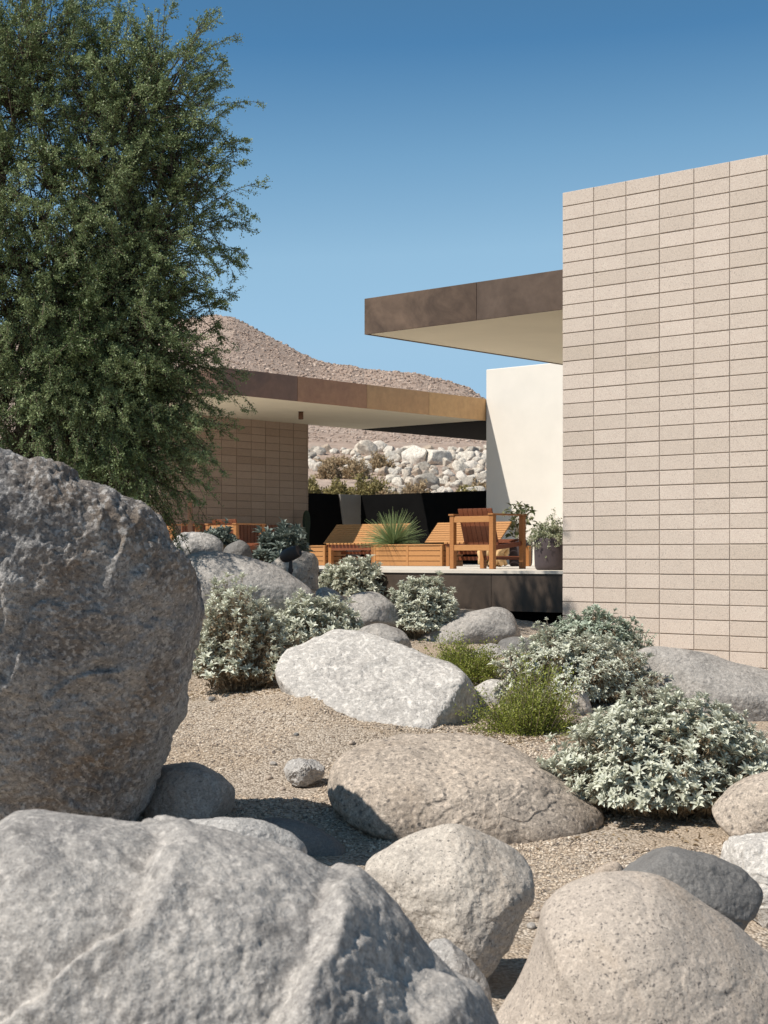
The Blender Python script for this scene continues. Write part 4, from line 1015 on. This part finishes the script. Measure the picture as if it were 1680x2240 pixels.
def wispy_bush(label, x0, x1, ytop, ybot, Z, mat, twigs, leaves, leafL, seed, stemmat='twig', depth=.8, name='bush', group=None, cat='bush', wide=1.0):
    r = np.random.default_rng(seed)
    A = at(x0, ybot, Z); B = at(x1, ytop, Z); cx = (A[0]+B[0])/2; rx = (B[0]-A[0])/2; h = B[2]-A[2]
    t = thing(name, label, cat, (cx, Z, A[2]), 0, group)
    u = r.uniform(.05, 1, twigs); az = r.uniform(0, 2*np.pi, twigs); cr = np.sqrt(1-u**2)
    d = np.stack([cr*np.cos(az), cr*np.sin(az), u], 1); k = r.uniform(.55, 1.05, twigs)*(1+.6*fbm(d*2.0+seed, 2, seed))
    tip = d*np.array([rx, rx*depth, h])*k[:, None]; root = np.stack([d[:, 0]*rx*.2, d[:, 1]*rx*.2, np.full(twigs, -.05)], 1)
    ctl = (root+tip)/2+np.stack([d[:, 0]*rx*.1, d[:, 1]*rx*.1, np.full(twigs, .15*h)], 1)
    SV, SQ, SP = stem_tubes(root, ctl, tip, .0045*Z/12, .0015*Z/12, 3, 5)
    link('stems', mesh_from('stems', SV, SQ, M[stemmat], True), t)
    n = twigs*leaves; i = np.repeat(np.arange(twigs), leaves); tt = r.uniform(.35, 1, n); idx = np.clip((tt*5).astype(int), 0, 4); fr = tt*5-idx
    Pq = SP[i, idx]*(1-fr)[:, None]+SP[i, idx+1]*fr[:, None]+r.normal(0, .035*rx/.6, (n, 3))
    Dl = unit(r.normal(size=(n, 3))+unit(tip)[i]*.7+np.array([0, 0, .4])); L = leafL*r.uniform(.6, 1.3, n)
    V, Qd = tiny_leaves(Pq, Dl, r.normal(size=(n, 3)), L, L*.45)
    link('foliage', mesh_from('foliage', V, Qd, M[mat], False, np.repeat(r.random(n), 4)), t)
    return t
wispy_bush('low yellow-green wispy bush in front of the silver shrubs', 1000, 1275, 1415, 1630, 12.2, 'creosote', 300, 95, .020, 3)
wispy_bush('thin yellow-green bush behind the top of the white slab', 885, 1110, 1380, 1470, 13.9, 'creosote', 190, 95, .020, 4)
wispy_bush('sparse grey-green twig bush against the foot of the block wall', 1340, 1425, 1338, 1400, 15.1, 'silver_green', 16, 26, .03, 5)
# dry brush on the far slope
BR = [(628, 705, 1030, 1080, 61.5, 'olive_brush'), (692, 770, 1030, 1082, 61.2, 'olive_brush'), (745, 852, 1014, 1082, 61, 'olive_brush'), (735, 800, 985, 1034, 69, 'tan_brush'), (682, 738, 992, 1035, 69, 'tan_brush'), (790, 850, 975, 1020, 72, 'tan_brush'),
      (865, 935, 1036, 1082, 61, 'tan_brush'), (970, 1040, 1045, 1084, 61, 'olive_brush'), (690, 760, 982, 1010, 74, 'tan_brush'), (1010, 1065, 1036, 1082, 61.5, 'tan_brush'), (800, 870, 1050, 1084, 60.5, 'tan_brush')]
for k, (x0, x1, y0, y1, Zb, mt) in enumerate(BR):
    c = at((x0+x1)/2, y1, Zb); zg = hsample(np.array([c[0]/Zb]), np.array([float(Zb)]))[0]
    o = wispy_bush('dry %s brush bush growing among the boulders on the far slope' % ('olive' if mt == 'olive_brush' else 'tan'), x0, x1, y0, y1, Zb, mt, 190, 34, .12, 60+k, group='dry %s bushes on the far slope' % ('olive' if mt == 'olive_brush' else 'tan'))
    o.location.z = zg-.1

# spiky grass plant in the planter
yl = hloc(-8.14, 6.42, DZ+.29)
yt = thing('grass_tree', 'spiky green grass plant standing in the slatted teak planter', 'plant', yl)
n = 420; r = np.random.default_rng(4)
u = r.uniform(-.12, 1, n); az = r.uniform(0, 2*np.pi, n); cr = np.sqrt(1-u**2)
d = np.stack([cr*np.cos(az), cr*np.sin(az), u], 1); L = r.uniform(.46, .66, n)
tip = d*L[:, None]-np.array([0, 0, .10])*(1-u)[:, None]*L[:, None]; tip[:, 2] += .1; root = d*.03+np.array([0, 0, .06]); ctl = (root+tip)/2+np.array([0, 0, .06])
SV, SQ, SP = stem_tubes(root, ctl, tip, .0065, .0014, 3, 5)
link('blades', mesh_from('blades', SV, SQ, M['blade'], True, np.repeat(r.random(n), 18)), yt)
mb = MB(); mb.lathe([(.0, -.1), (.05, -.1), (.06, .0), (.05, .1), (0, .12)], 14); mb.build('trunk', M['bark'], yt, True)

# pots
def pot(label, loc, rad, h):
    t = thing('plant_pot', label, 'pot', loc, 0, 'dark terrace pots')
    b = .045
    prof = [(0, 0), (rad*.78, 0)]+[(rad*.78+rad*.2*math.sin(a), b*1.6*(1-math.cos(a))) for a in np.linspace(.2, 1.57, 6)]+[(rad, h*.55), (rad, h-.01), (rad-.004, h), (rad-.022, h), (rad-.026, h-.05), (0, h-.05)]
    mb = MB(); mb.lathe(prof, 48); mb.build('vessel', M['pot'], t, True)
    mb = MB(); mb.lathe([(0, h-.045), (rad-.026, h-.047)], 32); mb.build('soil', M['soil'], t)
    return t
c = at(1206*K, 0, 19.0); pot('dark mauve pot nearest the sand block wall with a trailing plant', (c[0], 19.0, DZ), .205, .385)
p1 = (c[0], 19.0, DZ+.34)
c = at(1139*K, 0, 26.5); pot('dark mauve pot behind the lounge chair with a leafy sapling', (c[0], 26.5, DZ), .20, .44)
p2 = (c[0], 26.5, DZ+.39)
# trailing plant in the near pot
t = thing('trailing_plant', 'pale green trailing plant spilling over the pot by the block wall', 'plant', p1)
r = np.random.default_rng(9); n = 150
az = r.uniform(0, 2*np.pi, n); u = r.uniform(-.5, 1, n); cr = np.sqrt(1-u**2)
tip = np.stack([cr*np.cos(az)*.30, cr*np.sin(az)*.26, np.where(u > 0, u*.34*r.uniform(.5, 1.1, n), u*.36+.05)], 1)*r.uniform(.7, 1.08, (n, 1))
tip[:8] = np.array([[.02, 0, .40], [.05, .03, .36], [-.04, 0, .3], [.0, .05, .33], [-.26, -.02, -.1], [-.3, .0, .0], [.16, .03, .3], [-.10, -.2, -.22]])
root = np.stack([np.cos(az)*.04, np.sin(az)*.04, np.zeros(n)], 1); ctl = (root+tip)/2+np.stack([np.cos(az)*.05, np.sin(az)*.05, np.full(n, .10)], 1)
SV, SQ, SP = stem_tubes(root, ctl, tip, .003, .0012, 3, 5); link('stems', mesh_from('stems', SV, SQ, M['twig'], True), t)
m = n*34; i = np.repeat(np.arange(n), 34); tt = r.uniform(.3, 1, m); idx = np.clip((tt*5).astype(int), 0, 4); fr = tt*5-idx
Pq = SP[i, idx]*(1-fr)[:, None]+SP[i, idx+1]*fr[:, None]+r.normal(0, .010, (m, 3)); L = r.uniform(.012, .030, m)
V, Qd = tiny_leaves(Pq, r.normal(size=(m, 3)), r.normal(size=(m, 3)), L, L*.7)
link('foliage', mesh_from('foliage', V, Qd, M['potleaf'], False, np.repeat(r.random(m), 4)), t)
# sapling in the far pot
t = thing('sapling', 'broad-leaved sapling in the pot behind the lounge chair', 'plant', p2)
n = 60; az = r.uniform(0, 2*np.pi, n); hh = r.uniform(.12, .62, n)
tip = np.stack([np.cos(az)*r.uniform(.08, .26, n), np.sin(az)*r.uniform(.08, .26, n), hh], 1); root = np.stack([np.cos(az)*.02, np.sin(az)*.02, hh*.5-.06], 1)
SV, SQ, SP = stem_tubes(root, (root+tip)/2+[0, 0, .03], tip, .004, .002, 3, 4)
mb = MB(); mb.tube([(0, 0, -.05), (.01, 0, .2), (-.01, .01, .4), (.01, 0, .58)], [.012, .010, .008, .004], 6); tr = mb.build('trunk', M['twig'], t, True)
link('stems', mesh_from('stems', SV, SQ, M['twig'], True), t)
PP = np.repeat(tip, 3, 0)+r.normal(0, .02, (n*3, 3)); DD = unit(np.repeat(tip*[1, 1, .3], 3, 0)+r.normal(0, .25, (n*3, 3))); L = r.uniform(.07, .13, n*3)
V, Qd, T = broad_leaves(PP, DD, np.tile([0, 0, 1.], (n*3, 1))+r.normal(0, .4, (n*3, 3)), L, L*.5)
link('foliage', mesh_from('foliage', V, [Qd, T], M['fig'], True, np.repeat(r.random(n*3), 8)), t)
# driftwood root
c = at(1079*K, 0, 24.6)
mb = MB(); r = np.random.default_rng(12)
for k in range(15):
    a0 = r.uniform(0, 2*np.pi); a1 = a0+r.uniform(1.2, 3.2)*r.choice([-1, 1]); pts = []
    for q in np.linspace(0, 1, 9):
        a = a0+(a1-a0)*q; z = .02+.30*math.sin(q*math.pi*r.uniform(.85, 1.1)); rr = .19*(.75+.4*math.sin(q*5+k))
        pts.append((math.cos(a)*rr, math.sin(a)*rr*.8, z))
    mb.tube(pts, .018+.03*np.abs(np.sin(np.linspace(.4, 2.9, 9)))*r.uniform(.6, 1.2), 8)
o = mb.build('driftwood_root', M['drift'], None, True); o.location = (c[0], 24.6, DZ+.01); tag(o, 'twisted golden driftwood root under the lounge chair view, on the terrace', 'driftwood')
o['label'] = 'twisted golden driftwood root on the terrace behind the lounge chair'

# garden spotlight
c = at(628, 1197, 17.4)
gl = thing('garden_spotlight', 'dark brown bullet-shaped garden spotlight among the boulders', 'garden light', (c[0], 17.4, c[2]-.22))
ax = unit(np.array([[.80, -.35, .34]]))[0]
mb = MB(); L = .25
prof = [(0, -.13), (.03, -.128), (.055, -.115), (.072, -.09), (.080, -.05), (.082, .0), (.080, .04), (.074, .085), (.070, .105), (.060, .11), (.058, .09), (0, .088)]
mb.lathe([(a*.92, b) for a, b in prof], 32, (0, 0, .22), ax); mb.build('lamp_head', M['iron'], gl, True)
mb = MB(); mb.box(-.02, .02, -.012, .012, .05, .16, .003); mb.box(-.028, .028, -.02, .02, .02, .06, .003); mb.build('bracket', M['iron'], gl)
mb = MB(); mb.tube([(0, 0, -.25), (0, 0, .03)], .017, 12); mb.build('stake', M['iron'], gl, True)

# ------------------------------------------------------------------ the big tree
def big_tree():
    r = np.random.default_rng(21); TZ = 15.7
    base = np.array([-4.1, TZ, -.5])
    t = thing('desert_tree', 'large dark green fine-leaved desert tree filling the upper left', 'tree', base)
    # lobes of the crown: centre (tracing px), radii px, depth radius m
    lob = [(120, 430, 240, 380, 1.5, 1.0), (255, 300, 160, 230, 1.1, .75), (300, 560, 145, 170, .9, .6), (235, 790, 165, 230, .9, .85), (60, 150, 120, 170, 1.2, .45), (190, 930, 185, 165, .9, .75),
           (20, 800, 240, 330, 1.4, 1.0), (-220, 450, 280, 450, 1.6, .8), (350, 230, 85, 140, .6, .30), (100, 620, 250, 320, 1.5, .9), (-120, 190, 200, 220, 1.4, .4), (255, 1000, 120, 90, .6, .4), (295, 880, 80, 160, .6, .45), (390, 430, 75, 120, .6, .25), (235, 760, 190, 250, 1.2, .8)]
    nS = 2450; wts = np.array([l[5] for l in lob]); wts /= wts.sum()
    which = r.choice(len(lob), nS, p=wts)
    C = np.array([at(l[0], l[1], TZ) for l in lob]); Rx = np.array([l[2] for l in lob])/K/F*TZ; Rz = np.array([l[3] for l in lob])/K/F*TZ; Ry = np.array([l[4] for l in lob])
    d = unit(r.normal(size=(nS, 3))); k = r.uniform(.15, 1, nS)**.42
    R3 = np.stack([Rx[which], .5*Ry[which], Rz[which]], 1)
    S0 = C[which]+d*R3*k[:, None]*.88
    outd = unit(d/R3*R3.mean(1, keepdims=True))
    up = np.clip((S0[:, 2]-1.2)/3.5, -.6, 1)
    D0 = unit(outd*.8+np.stack([0*up+.15, -.1+0*up, .2+.7*up], 1)+r.normal(0, .55, (nS, 3)))
    L = r.uniform(.40, .85, nS)
    # sprigs standing out of the outline
    tips = [(455, 15, 380, 180), (330, 25, 320, 150), (250, 40, 260, 170), (210, 60, 215, 170), (425, 95, 390, 200), (490, 125, 430, 230), (528, 215, 450, 270), (540, 300, 440, 330), (505, 370, 430, 340), (555, 492, 430, 500), (530, 545, 430, 540),
            (535, 550, 440, 600), (500, 640, 420, 680), (480, 745, 440, 640), (485, 860, 400, 850), (490, 1030, 430, 960), (455, 1040, 420, 970), (440, 1090, 380, 1060), (495, 650, 400, 640), (470, 340, 400, 300), (150, 10, 140, 140), (475, 590, 430, 520), (505, 440, 430, 470), (480, 700, 430, 730), (470, 1000, 400, 990)]
    tp = np.array([at(a, b, TZ+r.uniform(-.5, .3)) for a, b, _, _ in tips]); tr_ = np.array([at(c, e, TZ) for _, _, c, e in tips])
    S0 = np.vstack([S0, tr_]); D0 = np.vstack([D0, unit(tp-tr_)]); L = np.concatenate([L, np.linalg.norm(tp-tr_, axis=1)]); nS = len(L)
    isS = np.zeros(nS, bool); isS[-len(tips):] = True
    droop = np.where(isS, 0.02, .30*r.uniform(.3, 1.3, nS)*np.clip(1.2-.22*S0[:, 2], .2, 1.5))
    tip = S0+D0*L[:, None]+np.array([0, 0, -1.])*(droop*L*1.6)[:, None]; ctl = S0+D0*L[:, None]*.55+np.array([0, 0, .05])
    V1, Q1, SP = stem_tubes(S0, ctl, tip, .006, .002, 3, 5)
    # side twigs off each spray
    nt = 9; i = np.repeat(np.arange(nS), nt); tt = r.uniform(.1, .98, nS*nt); idx = np.clip((tt*5).astype(int), 0, 4); fr = tt*5-idx
    B0_ = SP[i, idx]*(1-fr)[:, None]+SP[i, idx+1]*fr[:, None]
    Dt = unit(unit(SP[i, 5]-SP[i, 0])*1.1+r.normal(0, .55, (len(i), 3))+np.array([0, 0, -.12]))
    Lt = r.uniform(.08, .24, len(i))*np.where(isS[i], .55, 1)*(1.15-.5*tt); T1 = B0_+Dt*Lt[:, None]-np.array([0, 0, 1])*(Lt*.18)[:, None]
    V2, Q2, TP = stem_tubes(B0_, (B0_+T1)/2+r.normal(0, .01, T1.shape), T1, .0028, .0012, 3, 2)
    # leaves
    def lv(Psrc, segs, idxs, cnt, spread):
        i = np.repeat(idxs, cnt); n = len(i); tt = r.uniform(.05, 1.02, n); q = np.clip((tt*segs).astype(int), 0, segs-1); fr = tt*segs-q
        P = Psrc[i, q]*(1-fr)[:, None]+Psrc[i, q+1]*fr[:, None]+r.normal(0, spread, (n, 3))
        ax = unit(Psrc[i, segs]-Psrc[i, 0]); D = unit(ax*.6+r.normal(0, .75, (n, 3))); return P, D
    Pa, Da = lv(TP, 2, np.arange(len(TP)), 35, .012); Pb, Db = lv(SP, 5, np.arange(nS), 42, .013)
    P = np.vstack([Pa, Pb]); D = np.vstack([Da, Db]); n = len(P); Ll = r.uniform(.014, .029, n)
    V, Qd = tiny_leaves(P-base, D, r.normal(size=(n, 3))+np.array([0, -.2, .5]), Ll, Ll*r.uniform(.4, .6, n))
    clump = np.clip(.45+.9*gnoise(P*1.3, 8)+.25*r.normal(size=n), 0, 1)
    link('crown', mesh_from('crown', V, Qd, M['treeleaf'], False, np.repeat(clump, 4)), t)
    # trunk and limbs
    mb = MB(); limbs = []
    for q in range(len(lob)):
        s = base+np.array([r.uniform(-.15, .25), r.uniform(-.1, .1), 0.]); e = C[q]; mid = s*.55+e*.45+np.array([-.2, r.uniform(-.3, .3), .5*abs(e[2]-s[2])*.4])
        ts = np.linspace(0, 1, 9)[:, None]; pts = s*(1-ts)**2+2*mid*ts*(1-ts)+e*ts**2+r.normal(0, .03, (9, 3))
        limbs.append(pts); mb.tube(pts-base, np.linspace(.085, .02, 9), 8)
    mb.build('trunk', M['bark'], t, True)
    LP = np.vstack(limbs)
    A = []
    for s in S0: A.append(LP[np.argmin(np.linalg.norm(LP-s+np.array([0, 0, .3]), axis=1))])
    A = np.array(A); V3, Q3, _ = stem_tubes(A, (A+S0)/2+r.normal(0, .12, S0.shape)+np.array([0, 0, .1]), S0, .013, .005, 4, 5)
    V = np.vstack([V3, V1, V2])-base
    link('branches', mesh_from('branches', V, [np.vstack([Q3, Q1+len(V3), Q2+len(V3)+len(V1)])], M['bark'], True), t)
big_tree()
